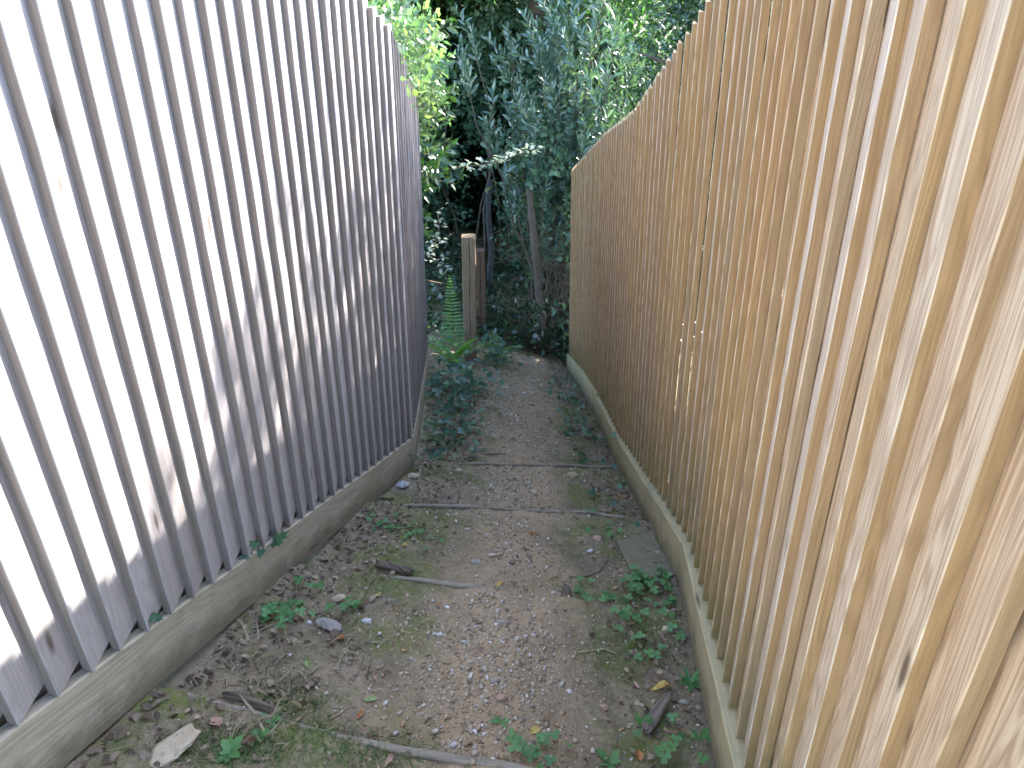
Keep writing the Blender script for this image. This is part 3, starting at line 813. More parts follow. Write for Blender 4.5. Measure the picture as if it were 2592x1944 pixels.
# sunlit arching branch with pale leaves
def leafy_branch(name, label, pts2, leaf, n, seed, mat, tm=LEAF_OVAL, tf=LEAF_OVAL_F, wid=0.95, r=0.004, sc=0.02, per=1):
    g = np.random.default_rng(seed)
    root = empty(name, tuple(pts2[0]), label, 'branch')
    P = [np.array(p) for p in pts2]
    limbs('twig', root, [(P, r, r * 0.5)], M_TWIG, 5)
    o0 = Vector(pts2[0])
    var = []
    for i in range(4):
        V, F = leaves(np.zeros((1, 3)), np.array([[0, 1, 0.0]]), np.array([leaf]), tm * (1 + g.normal(0, .06, tm.shape)), tf, g, 0.05, wid)
        var.append(mesh('leaf', V, F, mat))
    seg = len(P) - 1
    for k in range(n):
        s = g.random() * seg * 0.999; i = int(s)
        q = P[i] + (P[i + 1] - P[i]) * (s - i) + g.normal(0, sc, 3)
        o = link('leaf', var[k % 4], root, loc=Vector(q) - o0, rot=(g.normal(0.25, .35), g.normal(0, .35), g.random() * 6.28), scale=0.7 + 0.6 * g.random())
    return root
M_WHITE_LIT = leaf_mat('white_lit_leaf', [(0, (0.34, 0.38, 0.31)), (1, (0.48, 0.51, 0.44))], rough=0.3, transl=0.5, coat=0.5, tcol=(1.15, 1.25, 1.05), var=0.1)  # near-white leaf and transmission colour stands in for strong sunlight on the leaves
leafy_branch('branch', 'thin arching branch of pale sunlit leaves crossing in front of the dark gap', [at(1150, 425, 6.0), at(1210, 418, 6.0), at(1270, 405, 6.05), at(1330, 385, 6.1), at(1370, 372, 6.15)], 0.046, 84, 131, M_WHITE_LIT)
leafy_branch('branch', 'hanging spray of white-lit leaves beside the left fence end, level with the post top', [at(1108, 540, 5.55), at(1112, 570, 5.55), at(1104, 610, 5.5), at(1095, 640, 5.5)], 0.036, 44, 132, M_WHITE_LIT, sc=0.03)
leafy_branch('branch', 'small white-lit spray of leaves low against the left fence edge', [at(1078, 640, 5.5), at(1095, 655, 5.5), at(1112, 668, 5.5), at(1130, 690, 5.5)], 0.038, 46, 133, M_WHITE_LIT, sc=0.03)
leafy_branch('branch', 'bent brown twig with one leaf tuft, left of the post top', [at(1102, 622, 5.8), at(1125, 606, 5.8), at(1150, 590, 5.8)], 0.034, 5, 134, M_WHITE_LIT, sc=0.008)

# ------------------------------------------------------------------ the wooden posts at the end of the path
def square_post(u0, u1, vtop, vbot, Y, label, mat, name='wooden_post', cap=None, lean=0.0):
    b = at((u0 + u1) / 2, vbot, Y); w = at(u1, vbot, Y).x - at(u0, vbot, Y).x
    tz = at((u0 + u1) / 2, vtop, Y).z; bz_ = gz(b.x, b.y) - 0.06
    H = tz - bz_
    root = empty(name, (b.x, b.y, bz_), label, 'post')
    g = np.random.default_rng(int(u0)); V = []; F = []; n = 14; h = w / 2; e = 0.006
    pr = [(-h + e, -h), (h - e, -h), (h, -h + e), (h, h - e), (h - e, h), (-h + e, h), (-h, h - e), (-h, -h + e)]
    # a drying crack runs down the front face
    pr = [(-h + e, -h), (-0.004 + h * .1, -h), (h * .1, -h + 0.014), (0.004 + h * .1, -h), (h - e, -h), (h, -h + e), (h, h - e), (h - e, h), (-h + e, h), (-h, h - e), (-h, -h + e)]
    q = len(pr)
    for k in range(n + 1):
        z = H * k / n; j = g.normal(0, 0.0012, 2); cw = 0.2 + 1.0 * abs(math.sin(k * 0.9)) if k > 2 else 0.1
        for i, (x, y) in enumerate(pr):
            if i in (1, 3): x = h * .1 + (x - h * .1) * cw + 0.004 * math.sin(k * .7)
            if i == 2: x += 0.004 * math.sin(k * .7); y = -h + 0.014 * min(1, cw)
            V.append((x + j[0] + lean * z, y + j[1], z))
    for k in range(n):
        for i in range(q):
            a, b2 = k * q + i, k * q + (i + 1) % q
            F.append((a, b2, b2 + q, a + q))
    F.append(tuple(range(q))[::-1])
    F.append(tuple(range(n * q, n * q + q)))
    link('shaft', mesh('shaft', V, F, mat), root)
    return root, b, H, w
pr_, pb_, pH, pw = square_post(1176, 1207, 597, 925, 5.65, 'square weathered timber post standing alone past the end of the left fence', M_POST, lean=0.012)
p2, b2_, H2, w2 = square_post(1204, 1230, 632, 800, 7.1, 'shorter brown post half hidden behind the square timber post', M_POST2, lean=0.0)
# cane running left from the post
a_, b_ = at(1076, 709, 5.5), at(1150, 722, 6.1)
V, F = tube([a_, (a_ + b_) / 2 + Vector((0, 0, -.004)), b_], 0.006, 0.005, 6)
tag(link('cane', mesh('cane', V - np.array(a_), F, M_TWIG, smooth=True), loc=a_), 'thin grey cane slanting from the left fence edge towards the fern', 'cane')

# ------------------------------------------------------------------ ferns
def frond_mesh(name, mat, L, n, wmax, seed, curl=0.25):
    g = np.random.default_rng(seed)
    def sp(t_): return np.array([0, -curl * L * t_ * t_, L * t_ * (1 - 0.12 * t_)])
    parts = [(*tube([sp(t_) for t_ in np.linspace(0, 1, 8)], 0.0025, 0.0007, 4), 1)]
    for side in (-1, 1):
        ts = np.linspace(0.14, 0.985, n)
        pos = np.array([sp(t_) for t_ in ts])
        w = wmax * np.sin(np.clip((1 - ts) * 1.35, 0, math.pi / 2)) * (0.55 + 0.45 * np.clip(ts * 4, 0, 1)) + 0.006
        d = np.stack([side * np.ones(n), -0.25 + g.normal(0, .05, n), 0.12 + 0.25 * ts + g.normal(0, .05, n)], -1)
        T = np.array([(-.085, 0, 0), (.085, 0, 0), (-.11, .3, .0), (.11, .3, .0), (-.075, .65, -.03), (.075, .65, -.03), (0, 1, -.10), (0, .3, .02), (0, .65, -.01)])
        Fc = [(0, 1, 7), (0, 7, 2), (1, 3, 7), (2, 7, 8), (2, 8, 4), (7, 3, 5), (7, 5, 8), (4, 8, 6), (8, 5, 6)]
        dn = d / np.linalg.norm(d, axis=1, keepdims=True)
        nn = np.tile(np.array([0, -1.0, 0.5]), (n, 1)); z = nn - (nn * dn).sum(1, keepdims=True) * dn; z /= np.linalg.norm(z, axis=1, keepdims=True)
        fr = np.stack([np.cross(dn, z), dn, z], -1)
        TT = T[None] * w[:, None, None]; TT[:, :, 0] = T[None, :, 0] * wmax * (0.6 + 0.6 * w[:, None] / wmax) * 0.62
        V = np.einsum('nij,nkj->nki', fr, TT) + pos[:, None]
        Ff = (np.array(Fc)[None] + (np.arange(n) * 9)[:, None, None]).reshape(-1, 3)
        parts.append((V.reshape(-1, 3), Ff, 0))
    V, F, M = merge(parts)
    return mesh(name, V, F, [mat, M_GTWIG], midx=M)

def fern(loc, fronds, label, mat=M_FERN, seed=0, n=22):
    root = empty('fern', tuple(loc), label, 'fern')
    for i, (L, az_, tilt, w) in enumerate(fronds):
        me = frond_mesh('frond', mat, L, n, w, seed + i)
        link('frond', me, root, rot=(0, 0, 0), mtx=Matrix.Rotation(az_, 4, 'Z') @ Matrix.Rotation(tilt, 4, 'X'))
    return root
f1 = at(1148, 815, 5.45); f1.z = gz(f1.x, f1.y)
fern(f1, [(0.98, 0.02, 0.03, 0.125), (0.5, 0.7, 0.5, 0.10), (0.48, -0.8, 0.45, 0.10), (0.42, 1.6, 0.8, 0.09), (0.4, -1.7, 0.8, 0.09), (0.36, 0.2, 0.9, 0.09)], 'tall upright green fern immediately left of the square timber post', seed=141)
f2 = at(1249, 855, 5.9); f2.z = gz(f2.x, f2.y)
fern(f2, [(0.42, -0.1, 0.1, 0.06), (0.34, 0.9, 0.5, 0.06), (0.34, -1.0, 0.6, 0.06), (0.3, 2.0, 0.9, 0.06)], 'small green fern frond low on the right of the square timber post', seed=151)
f3 = at(1205, 775, 5.85); f3.z -= 0.02
fern(f3, [(0.22, -0.9, -0.0, 0.05), (0.20, -1.25, 0.25, 0.045)], 'yellowing fern frond poking out right of the square timber post', mat=M_FERNY, seed=161, n=14)
bpy.context.view_layer.update()
f4 = hit(1108, 1112)
fern(f4, [(0.17, -0.9, 0.75, 0.035), (0.15, 0.9, 0.7, 0.035), (0.12, 0.1, 0.9, 0.03)], 'tiny fern in the ivy beside the left fence bend', seed=171, n=12)

# ------------------------------------------------------------------ ground plants made of countable leaves
def leaf_variants(name, mat, tm, tf, leaf, wid, seed, n=4, jit=0.05):
    g = np.random.default_rng(seed); out = []
    for i in range(n):
        T = tm * (1 + g.normal(0, jit, tm.shape)) * leaf; T = T * np.array([wid, 1, 1])
        stem = tube([(0, 0, 0), (0, -leaf * .25, -leaf * .25), (0, -leaf * .4, -leaf * .8)], leaf * .025, leaf * .02, 3)
        V, F, M = merge([(T, np.array(tf), 0), (stem[0], stem[1], 1)])
        out.append(mesh(name, V, F, [mat, M_GTWIG], midx=M))
    return out
IVY = leaf_variants('ivy_leaf', M_IVY, LEAF_IVY, LEAF_IVY_F, 0.062, 1.0, 181)
IVYS = leaf_variants('ivy_leaf', M_IVY, LEAF_IVY, LEAF_IVY_F, 0.032, 1.0, 182)
OVG = leaf_variants('leaf', M_BRAMBLE, LEAF_OVAL, LEAF_OVAL_F, 0.05, 1.0, 183)

def carpet(name, label, cat, region, n, meshes, h0, h1, seed, leafname, s0=0.7, s1=1.2, tilt=0.45):
    g = np.random.default_rng(seed)
    cxy = region[0]
    root = empty(name, (cxy[0], cxy[1], gz(cxy[0], cxy[1])), label, cat)
    o0 = root.location.copy()
    k = 0
    while k < n:
        (cx_, cy_), (rx, ry) = region[0], region[1]
        x = cx_ + g.normal(0, 0.5) * rx; y = cy_ + g.normal(0, 0.5) * ry
        if x < prof(LEFT, y, 0) + 0.05 and y < 5.0 or x > prof(RIGHT, y, 0) - 0.07: continue
        z = gz(x, y) + h0 + (h1 - h0) * g.random()
        link(leafname, meshes[k % len(meshes)], root, loc=Vector((x, y, z)) - o0, rot=(g.normal(0.2, tilt), g.normal(0, tilt), g.random() * 6.28), scale=s0 + (s1 - s0) * g.random())
        k += 1
    return root
carpet('ivy', 'large-leaved blue-green ivy carpet at the foot of the square timber post', 'ivy', ((-0.38, 4.62), (0.25, 0.62)), 120, IVY, 0.02, 0.13, 191, 'ivy_leaf')
carpet('ivy', 'small-leaved ivy patch hugging the bend of the left fence', 'ivy', ((-0.36, 3.75), (0.22, 0.75)), 190, IVYS, 0.01, 0.07, 192, 'ivy_leaf', s0=0.8, s1=1.5)
carpet('ivy', 'ivy strip along the far end of the right fence', 'ivy', ((0.44, 4.5), (0.16, 1.6)), 110, IVYS, 0.01, 0.06, 193, 'ivy_leaf', s0=0.8, s1=1.6)
carpet('undergrowth', 'leafy green undergrowth between the left fence end and the timber post', 'undergrowth', ((-0.52, 5.75), (0.30, 0.5)), 170, OVG, 0.03, 0.30, 194, 'leaf', tilt=0.6)
carpet('undergrowth', 'leafy plant with broad leaves on the right of the timber post', 'undergrowth', ((-0.12, 5.75), (0.18, 0.35)), 100, OVG, 0.03, 0.28, 195, 'leaf', s0=0.9, s1=1.9, tilt=0.5)

def clover_mesh(seed):
    g = np.random.default_rng(seed); parts = []
    H = 0.03
    for k in range(3):
        a0 = k * 2.094 + g.normal(0, .08)
        T = np.array([(0, 0, 0), (-.42, .32, .05), (-.46, .72, .06), (-.2, .98, .03), (0, .90, 0), (.2, .98, .03), (.46, .72, .06), (.42, .32, .05), (0, .5, -.03)]) * 0.0155
        Fc = np.array([(8, i + 1, i) for i in range(0, 7)] + [(8, 0, 7)])
        c_, s_ = math.cos(a0), math.sin(a0)
        T = T @ np.array([[c_, s_, 0], [-s_, c_, 0], [0, 0, 1]]) + np.array([0, 0, H])
        parts.append((T, Fc, 0))
    parts.append((*tube([(0, 0, H), (0.002, 0.002, H * .5), (0.006, 0.004, 0)], 0.0007, 0.0009, 3), 1))
    V, F, M = merge(parts)
    return mesh('clover_leaf', V, F, [M_CLOVER, M_GTWIG], midx=M)
CLV = [clover_mesh(200 + i) for i in range(4)]
def clover(label, pix, spread, n, seed, s0=0.8, s1=1.25):
    g = np.random.default_rng(seed); p = [hit(*q) for q in pix]
    root = empty('clover', tuple(p[0]), label, 'clover'); k = 0
    while k < n:
        c_ = p[k % len(p)]; x = c_.x + g.normal(0, spread); y = c_.y + g.normal(0, spread)
        if x > prof(RIGHT, y, 0) - 0.07 or (y < 4.9 and x < prof(LEFT, y, 0) + 0.05): continue
        link('clover_leaf', CLV[k % 4], root, loc=Vector((x, y, gz(x, y) - 0.004)) - p[0], rot=(g.normal(0.2, .2), g.normal(0, .2), g.random() * 6.28), scale=s0 + (s1 - s0) * g.random()); k += 1
clover('thick clover patch in the corner of the mossy slab and right gravel board', [(1640, 1480), (1690, 1475), (1600, 1490)], 0.035, 34, 211)
clover('clover trailing across the moss beside the upright wood chunk', [(1480, 1540), (1530, 1560), (1560, 1520), (1500, 1515)], 0.035, 30, 212)
clover('clover sprigs close to the right gravel board below the clover patch', [(1690, 1520), (1710, 1600), (1650, 1650)], 0.03, 20, 213)
clover('clover cluster beside the left gravel board near the grey stones', [(720, 1560), (745, 1575), (700, 1600), (690, 1560)], 0.022, 24, 214, 0.75, 1.15)
clover('sparse clover between the mossy stones on the left', [(870, 1555), (790, 1500), (900, 1550)], 0.02, 9, 215)
clover('sparse clover right of the second step board', [(1500, 1330), (1530, 1350), (1470, 1300)], 0.04, 24, 216, 0.7, 1.0)
clover('clover seedlings at the bottom edge on the right', [(1340, 1900), (1390, 1905), (1760, 1890), (1680, 1900)], 0.03, 26, 217)
clover('clover on the left half of the third tread', [(1000, 1340), (960, 1320), (1080, 1360)], 0.05, 26, 218, 0.6, 0.9)

# rosette weeds
def weed(pix, label, L, n, seed, mat=M_CLOVER, wid=1.0, up=0.45):
    g = np.random.default_rng(seed); p = hit(*pix)
    root = empty('weed', tuple(p), label, 'weed')
    for k in range(n):
        a0 = k * 2.4 + g.normal(0, .2); l_ = L * (0.6 + 0.6 * g.random())
        V, F = leaves(np.zeros((1, 3)), np.array([[math.cos(a0), math.sin(a0), up * (0.5 + g.random())]]), np.array([l_]), LEAF_LONG, LEAF_LONG_F, g, 0.15, wid)
        link('leaf', mesh('leaf', V, F, mat), root, loc=(0, 0, 0.003))
    return root
weed((1745, 1735), 'jagged green weed rosette touching the right gravel board', 0.06, 9, 221, wid=0.7, up=0.8)
weed((1625, 1840), 'young weed with one broad upright leaf beside the bark', 0.045, 4, 222, wid=1.2, up=1.2)
weed((1270, 1830), 'small green seedling above the lowest step board', 0.03, 5, 223)
weed((1545, 1925), 'broad-leaved weed at the bottom right of the soil', 0.04, 5, 224, wid=1.5, up=0.6)
weed((585, 1915), 'bright green rosette weed near the pale rock', 0.035, 8, 225, wid=1.4)
weed((655, 1875), 'round-leaved green weed left of the lowest step board', 0.03, 6, 226, wid=1.9)
weed((690, 1840), 'small bright seedling touching the lowest step board', 0.028, 6, 227, wid=1.2)

# grass and moss tufts, uncountable
g = np.random.default_rng(231)
def blades(n, cx_, cy_, rx, ry, L, g, mat, name, label, kind='stuff', flat=0.9):
    P = []; 
    cen = np.stack([cx_, cy_], -1)[g.integers(0, len(cx_), n)]
    xy = cen + g.normal(0, 1, (n, 2)) * np.array([rx, ry])
    ok = (xy[:, 0] > prof(LEFT, xy[:, 1], 0) + 0.04) & (xy[:, 0] < prof(RIGHT, xy[:, 1], 0) - 0.07)
    xy = xy[ok]; n = len(xy)
    z = ground_z(xy[:, 0], xy[:, 1]) - 0.001
    pos = np.stack([xy[:, 0], xy[:, 1], z], -1)
    d = np.stack([g.normal(0, flat, n), g.normal(0, flat, n), np.abs(g.normal(0.8, .3, n))], -1)
    sz = L * (0.4 + g.random(n))
    T = np.array([(-.05, 0, 0), (.05, 0, 0), (.035, .55, .02), (-.035, .55, .02), (0, 1, -.15)])
    V, F = leaves(pos, d, sz, T, [(0, 1, 2), (0, 2, 3), (3, 2, 4)], g, 0.8)
    return tag(link(name, mesh(name, V, F, mat)), label, None, None, kind)
gp = [hit(*q) for q in [(470, 1900), (560, 1880), (620, 1920), (680, 1900), (820, 1880), (900, 1910), (1000, 1930), (1080, 1935), (940, 1890), (760, 1790), (730, 1750)]]
blades(5600, np.array([p.x for p in gp]), np.array([p.y for p in gp]), 0.045, 0.03, 0.016, g, M_GRASS, 'grass', 'short green grass along the lowest step board')
gp = [hit(*q) for q in [(1540, 1620), (1580, 1650), (1500, 1680), (1620, 1600), (1100, 1400), (1160, 1130), (1010, 1330), (1080, 1350), (1180, 1330), (1560, 1280), (1450, 1400), (1700, 1560), (1660, 1620), (860, 1590), (960, 1480), (1400, 1480)]]
blades(9500, np.array([p.x for p in gp]), np.array([p.y for p in gp]), 0.055, 0.04, 0.011, g, M_GRASS, 'moss', 'low green moss in patches over the path')
gp = [hit(*q) for q in [(640, 1650), (700, 1720), (900, 1660), (640, 1720), (680, 1860)]]
blades(260, np.array([p.x for p in gp]), np.array([p.y for p in gp]), 0.05, 0.05, 0.05, g, M_DRY, 'dry_grass', 'straw-coloured dry grass stems scattered on the left of the path', flat=1.6)

# ------------------------------------------------------------------ gravel
def ico():
    p = (1 + 5 ** .5) / 2
    V = np.array([(-1, p, 0), (1, p, 0), (-1, -p, 0), (1, -p, 0), (0, -1, p), (0, 1, p), (0, -1, -p), (0, 1, -p), (p, 0, -1), (p, 0, 1), (-p, 0, -1), (-p, 0, 1)], float)
    V /= np.linalg.norm(V[0])
    F = np.array([(0, 11, 5), (0, 5, 1), (0, 1, 7), (0, 7, 10), (0, 10, 11), (1, 5, 9), (5, 11, 4), (11, 10, 2), (10, 7, 6), (7, 1, 8), (3, 9, 4), (3, 4, 2), (3, 2, 6), (3, 6, 8), (3, 8, 9), (4, 9, 5), (2, 4, 11), (6, 2, 10), (8, 6, 7), (9, 8, 1)])
    return V, F
IV, IF = ico()
def stones(xy, size, g, sink=0.25):
    n = len(xy)
    V = IV[None] * (1 + g.normal(0, 0.20, (n, 12, 1)))
    V = V * (np.stack([0.7 + 0.7 * g.random(n), 0.55 + 0.5 * g.random(n), 0.35 + 0.4 * g.random(n)], -1))[:, None]
    a = g.random(n) * 6.28; c_, s_ = np.cos(a), np.sin(a)
    x = V[..., 0] * c_[:, None] - V[..., 1] * s_[:, None]; y = V[..., 0] * s_[:, None] + V[..., 1] * c_[:, None]
    t1 = g.normal(0, 0.3, n)[:, None]
    z = V[..., 2] + x * t1
    V = np.stack([x, y, z], -1) * size[:, None, None]
    V[..., 0] += xy[:, 0:1]; V[..., 1] += xy[:, 1:2]
    V[..., 2] += (ground_z(xy[:, 0], xy[:, 1]) + size * sink)[:, None]
    F = (IF[None] + (np.arange(n) * 12)[:, None, None]).reshape(-1, 3)
    return V.reshape(-1, 3), F
g = np.random.default_rng(241)
n = 42000
y = 0.75 + 6.0 * g.random(n) ** 1.0
xc = -0.10 + 0.055 * (y - 0.8) + 0.05 * np.sin(y * 2.3)
x = xc + g.normal(0, 1, n) * (0.12 + 0.015 * y)
wide = g.random(n) < 0.22
x = np.where(wide, g.uniform(-0.75, 0.56, n), x)
dens = 0.25 + 0.75 * (vnoise(x * 5, y * 3.2, 77) > 0.42)
dens = dens * np.where(y < 1.05, 0.25, 1) * np.where((y > 1.15) & (y < 1.55), 1.0, 0.75)
ok = (g.random(n) < dens) & (x > prof(LEFT, y, 0) + 0.05) & (x < prof(RIGHT, y, 0) - 0.07)
x, y = x[ok], y[ok]
size = np.clip(0.0027 * np.exp(g.normal(0, 0.5, len(x))), 0.0012, 0.0095) * (1 + 0.05 * y)
V, F = stones(np.stack([x, y], -1), size, g)
tag(link('gravel', mesh('gravel', V, F, M_GRAVEL)), 'small mixed white, tan and grey gravel down the middle of the path', kind='stuff')

# leaf litter (uncountable fragments) and small twigs
g = np.random.default_rng(251)
n = 9500
y = 0.7 + 6.2 * g.random(n); xl = prof(LEFT, y, 0); xr = prof(RIGHT, y, 0)
xl = np.where(y > 4.97, -0.95, xl)
u = g.random(n); side = g.random(n)
x = np.where(side < 0.55, xl + 0.04 + 0.30 * u ** 1.3, np.where(side < 0.85, xr - 0.06 - 0.2 * u ** 1.5, xl + (xr - xl) * u))
ok = (x > xl + 0.035) & (x < xr - 0.065) & (vnoise(x * 6, y * 6, 5) > 0.28)
x, y = x[ok], y[ok]; n = len(x)
pos = np.stack([x, y, ground_z(x, y) + 0.002 + 0.006 * g.random(n)], -1)
d = np.stack([g.normal(0, 1, n), g.normal(0, 1, n), g.normal(-0.05, .22, n)], -1)
V, F = leaves(pos, d, 0.008 + 0.020 * g.random(n) ** 2, LEAF_LONG * (1, 1, 2.6), LEAF_LONG_F, g, 0.45, 2.0)
tag(link('leaf_litter', mesh('leaf_litter', V, F, M_LITTER)), 'brown crumbled leaf litter, thickest along the fences', kind='stuff')
parts = []
for k in range(230):
    y_ = 0.75 + 4.5 * g.random() ** 1.3; lx, rx = float(prof(LEFT, y_, 0)) + .06, float(prof(RIGHT, y_, 0)) - .08
    x_ = lx + (rx - lx) * (g.random() if k % 3 else g.random() ** 2.5); a = g.random() * 6.28; L = 0.015 + 0.05 * g.random()
    P = []
    for s in (0, .33, .66, 1):
        px, py = x_ + math.cos(a) * L * s + g.normal(0, .0015), y_ + math.sin(a) * L * s + g.normal(0, .0015)
        P.append((px, py, gz(px, py) + 0.002 + 0.004 * g.random()))
    parts.append((*tube(P, 0.0009, 0.0005, 3), 0))
V, F, M = merge(parts)
tag(link('twig_litter', mesh('twig_litter', V, F, M_DRY)), 'thin straw and broken twigs strewn over the soil', kind='stuff')

# ------------------------------------------------------------------ step edging boards
def edging(pix, w, label, seed, proud=0.010, w1=None):
    P = [p.copy() for p in EDGE_PTS[pix]]; g = np.random.default_rng(seed)
    # resample
    Q = []
    for i in range(len(P) - 1):
        for s in np.linspace(0, 1, 5)[:-1]: Q.append(P[i].lerp(P[i + 1], s))
    Q.append(P[-1])
    V = []; F = []; n = len(Q); w1 = w1 or w
    zs = np.array([float(base_z(q.x, q.y)) + ZC + 0.034 for q in Q])
    zs = np.convolve(np.pad(zs, 2, mode='edge'), np.ones(5) / 5, 'valid')
    o0 = Q[0].copy()
    for i, q in enumerate(Q):
        ww = w + (w1 - w) * i / (n - 1); z = zs[i] + proud + g.normal(0, .0008)
        d = (Q[min(i + 1, n - 1)] - Q[max(i - 1, 0)]); d.z = 0; d.normalize(); m_ = Vector((-d.y, d.x, 0))
        for (a, b) in ((0, -0.12), (0, -0.003), (0.003, 0), (ww - .003, 0.0), (ww, -0.003), (ww, -0.12)):
            p = q + m_ * a; V.append((p.x - o0.x, p.y - o0.y, z + b - o0.z + g.normal(0, .0006)))
    for i in range(n - 1):
        for j in range(6):
            a, b = i * 6 + j, i * 6 + (j + 1) % 6
            F.append((a, a + 6, b + 6, b))
    F.append(tuple(range(6))); F.append(tuple(range((n - 1) * 6, n * 6))[::-1])
    return tag(link('step_board', mesh('step_board', V, F, M_STEPW), loc=o0), label, 'step', 'timber step edgings across the path')
edging(0, 0.010, 'lowest in the picture, long curved timber step edging widening to the right', 261, proud=0.004, w1=0.026)
edging(1, 0.010, 'half-buried timber step edging next to the split log, second nearest', 262, proud=0.004, w1=0.024)
edging(2, 0.013, 'third timber step edging, straight across the mossy tread', 263, proud=0.014)
edging(3, 0.013, 'farthest timber step edging, just below the gravel stretch', 264, proud=0.014)

# ------------------------------------------------------------------ single stones, wood pieces, slab
def rock(pix, size, mat, label, seed, squash=0.6, stretch=1.3, rz=0.0, sink=0.35, name='stone', cat='stone'):
    import bmesh
    g = np.random.default_rng(seed)
    bm = bmesh.new(); bmesh.ops.create_icosphere(bm, subdivisions=3, radius=1)
    k = g.normal(0, 1, (9, 3)); k /= np.linalg.norm(k, axis=1, keepdims=True); dd = 0.48 + 0.34 * g.random(9)
    for v in bm.verts:
        p = np.array(v.co)
        for a, b in zip(k, dd):                    # knock flat facets off the ball
            e = p @ a - b
            if e > 0: p = p - a * e * 0.9
        p = p * (1 + 0.09 * math.sin(p[0] * 5 + seed) * math.cos(p[1] * 6 + seed) + 0.05 * math.sin(p[2] * 11 + p[0] * 9 + seed))
        p = p * np.array([stretch, 1, squash]) * size
        v.co = p
    me = bpy.data.meshes.new(name); bm.to_mesh(me); bm.free(); me.materials.append(mat)
    p = hit(*pix)
    o = link(name, me, loc=(p.x, p.y, p.z + size * squash * (1 - 2 * sink) + 0.001), rot=(g.normal(-.25, .1), g.normal(0, .15), rz))
    return tag(o, label, cat)
rock((428, 1905), 0.040, ST['buff'], 'large pale buff rock at the bottom left under the gravel board', 1, 0.35, 1.7, 0.9, 0.1)
rock((835, 1588), 0.027, ST['grey'], 'grey-brown oblong stone left of the gravel, beside the clover', 2, 0.7, 1.6, -0.5, 0.25)
rock((905, 1530), 0.036, ST['moss'], 'mossy round stone on the second tread', 3, 0.6, 1.1, 0.2)
rock((688, 1537), 0.022, ST['moss'], 'small mossy stone against the left gravel board', 4, 0.7, 1.4)
rock((858, 1524), 0.018, ST['buff'], 'buff stone poking out of the left side of the mossy stone', 5)
rock((1448, 1207), 0.030, ST['buff'], 'pale stone just below the farthest step edging, on its right', 6, 0.7, 1.0)
rock((1480, 1197), 0.018, ST['pink'], 'small pinkish stone right of the pale stone below the farthest step', 7)
rock((1160, 1193), 0.018, ST['buff'], 'small buff stone left of centre below the farthest step edging', 8)
rock((1352, 1248), 0.020, ST['buff'], 'upright buff stone alone in the middle of the fourth tread', 9, 0.8, 0.8)
rock((1272, 1768), 0.014, ST['pink'], 'reddish pebble below the gravel patch in the foreground', 10, 0.7, 1.4)
rock((1528, 1788), 0.012, ST['pink'], 'small rusty pebble left of the bark piece', 11)
rock((1728, 1783), 0.014, ST['grey'], 'grey stone between the bark and the right gravel board', 12)
rock((1685, 1592), 0.018, ST['buff'], 'buff stone near the right gravel board above the weed rosette', 13, 0.8, 0.9, 1.2)
rock((1664, 1556), 0.016, ST['grey'], 'tall grey stone in the clover by the right gravel board', 14, 0.9, 0.8)
rock((1147, 1883), 0.011, ST['white'], 'white flint just above the lowest step edging', 15, 0.7, 1.4)
rock((930, 1577), 0.012, ST['white'], 'white flint with grey specks beside the mossy stones', 16, 0.7, 1.3)
rock((1110, 1610), 0.009, ST['white'], 'bluish white flint at the left edge of the gravel', 17, 0.7, 1.4)
rock((1255, 1728), 0.013, ST['grey'], 'pointed grey flint at the bottom of the gravel patch', 18, 0.7, 1.2)
rock((1246, 1406), 0.014, ST['buff'], 'round buff pebble in the middle of the second tread', 19)
rock((1495, 1393), 0.014, ST['white'], 'pale split flint on the right of the second tread', 20)
rock((783, 1585), 0.013, ST['white'], 'whitish pebble beside the curled brown leaf on the left', 21, 0.9, 0.8)
rock((1018, 1232), 0.034, ST['white'], 'chalky whitish rock under the far end of the left gravel board', 22, 0.6, 1.0, 0.6)
rock((1045, 1208), 0.028, ST['buff'], 'second chalky rock behind the whitish one under the left gravel board', 23, 0.6, 1.3, 0.3)
rock((978, 1262), 0.030, ST['moss'], 'moss-stained stone at the left end of the third step edging', 24, 0.6, 1.3)
rock((1512, 1360), 0.018, ST['pink'], 'smooth pinkish stone on the right side of the third tread', 25, 0.5, 1.5)
rock((1205, 1422), 0.016, ST['grey'], 'flat dark grey stone in the centre of the second tread', 26, 0.5, 1.4)

def chunk(pix, L, W, H, mat, label, seed, rz, name='wood_piece', tilt=0.0, cat='wood', zoff=0.0, taper=0.7):
    """a broken piece of wood or bark: fluted, ragged ended"""
    g = np.random.default_rng(seed); n, q = 11, 12; V = []; F = []
    ph = g.random(4) * 6.28
    for i in range(n):
        s = i / (n - 1); x = (s - .5) * L
        e = (0.5 + 0.5 * math.sin(math.pi * min(1, max(0, s)) ) ** 0.5) * (1 - (1 - taper) * s)
        for j in range(q):
            a = 2 * math.pi * j / q
            r = 1 + 0.16 * math.sin(3 * a + ph[0]) + 0.10 * math.sin(7 * a + ph[1] + s * 2) + g.normal(0, .05)
            xx = x + (g.normal(0, L * .035) if i in (0, n - 1) else 0)
            V.append((xx, math.cos(a) * W * .5 * r * e, math.sin(a) * H * .5 * r * e + 0.01 * math.sin(s * 3 + ph[2]) * L))
    for i in range(n - 1):
        for j in range(q):
            a, b = i * q + j, i * q + (j + 1) % q
            F.append((a, b, b + q, a + q))
    F.append(tuple(range(q))[::-1]); F.append(tuple(range((n - 1) * q, n * q)))
    p = hit(*pix)
    o = link(name, mesh(name, V, F, mat), loc=(p.x, p.y, p.z + H * .3 + zoff), rot=(0, tilt, rz))
    return tag(o, label, cat)
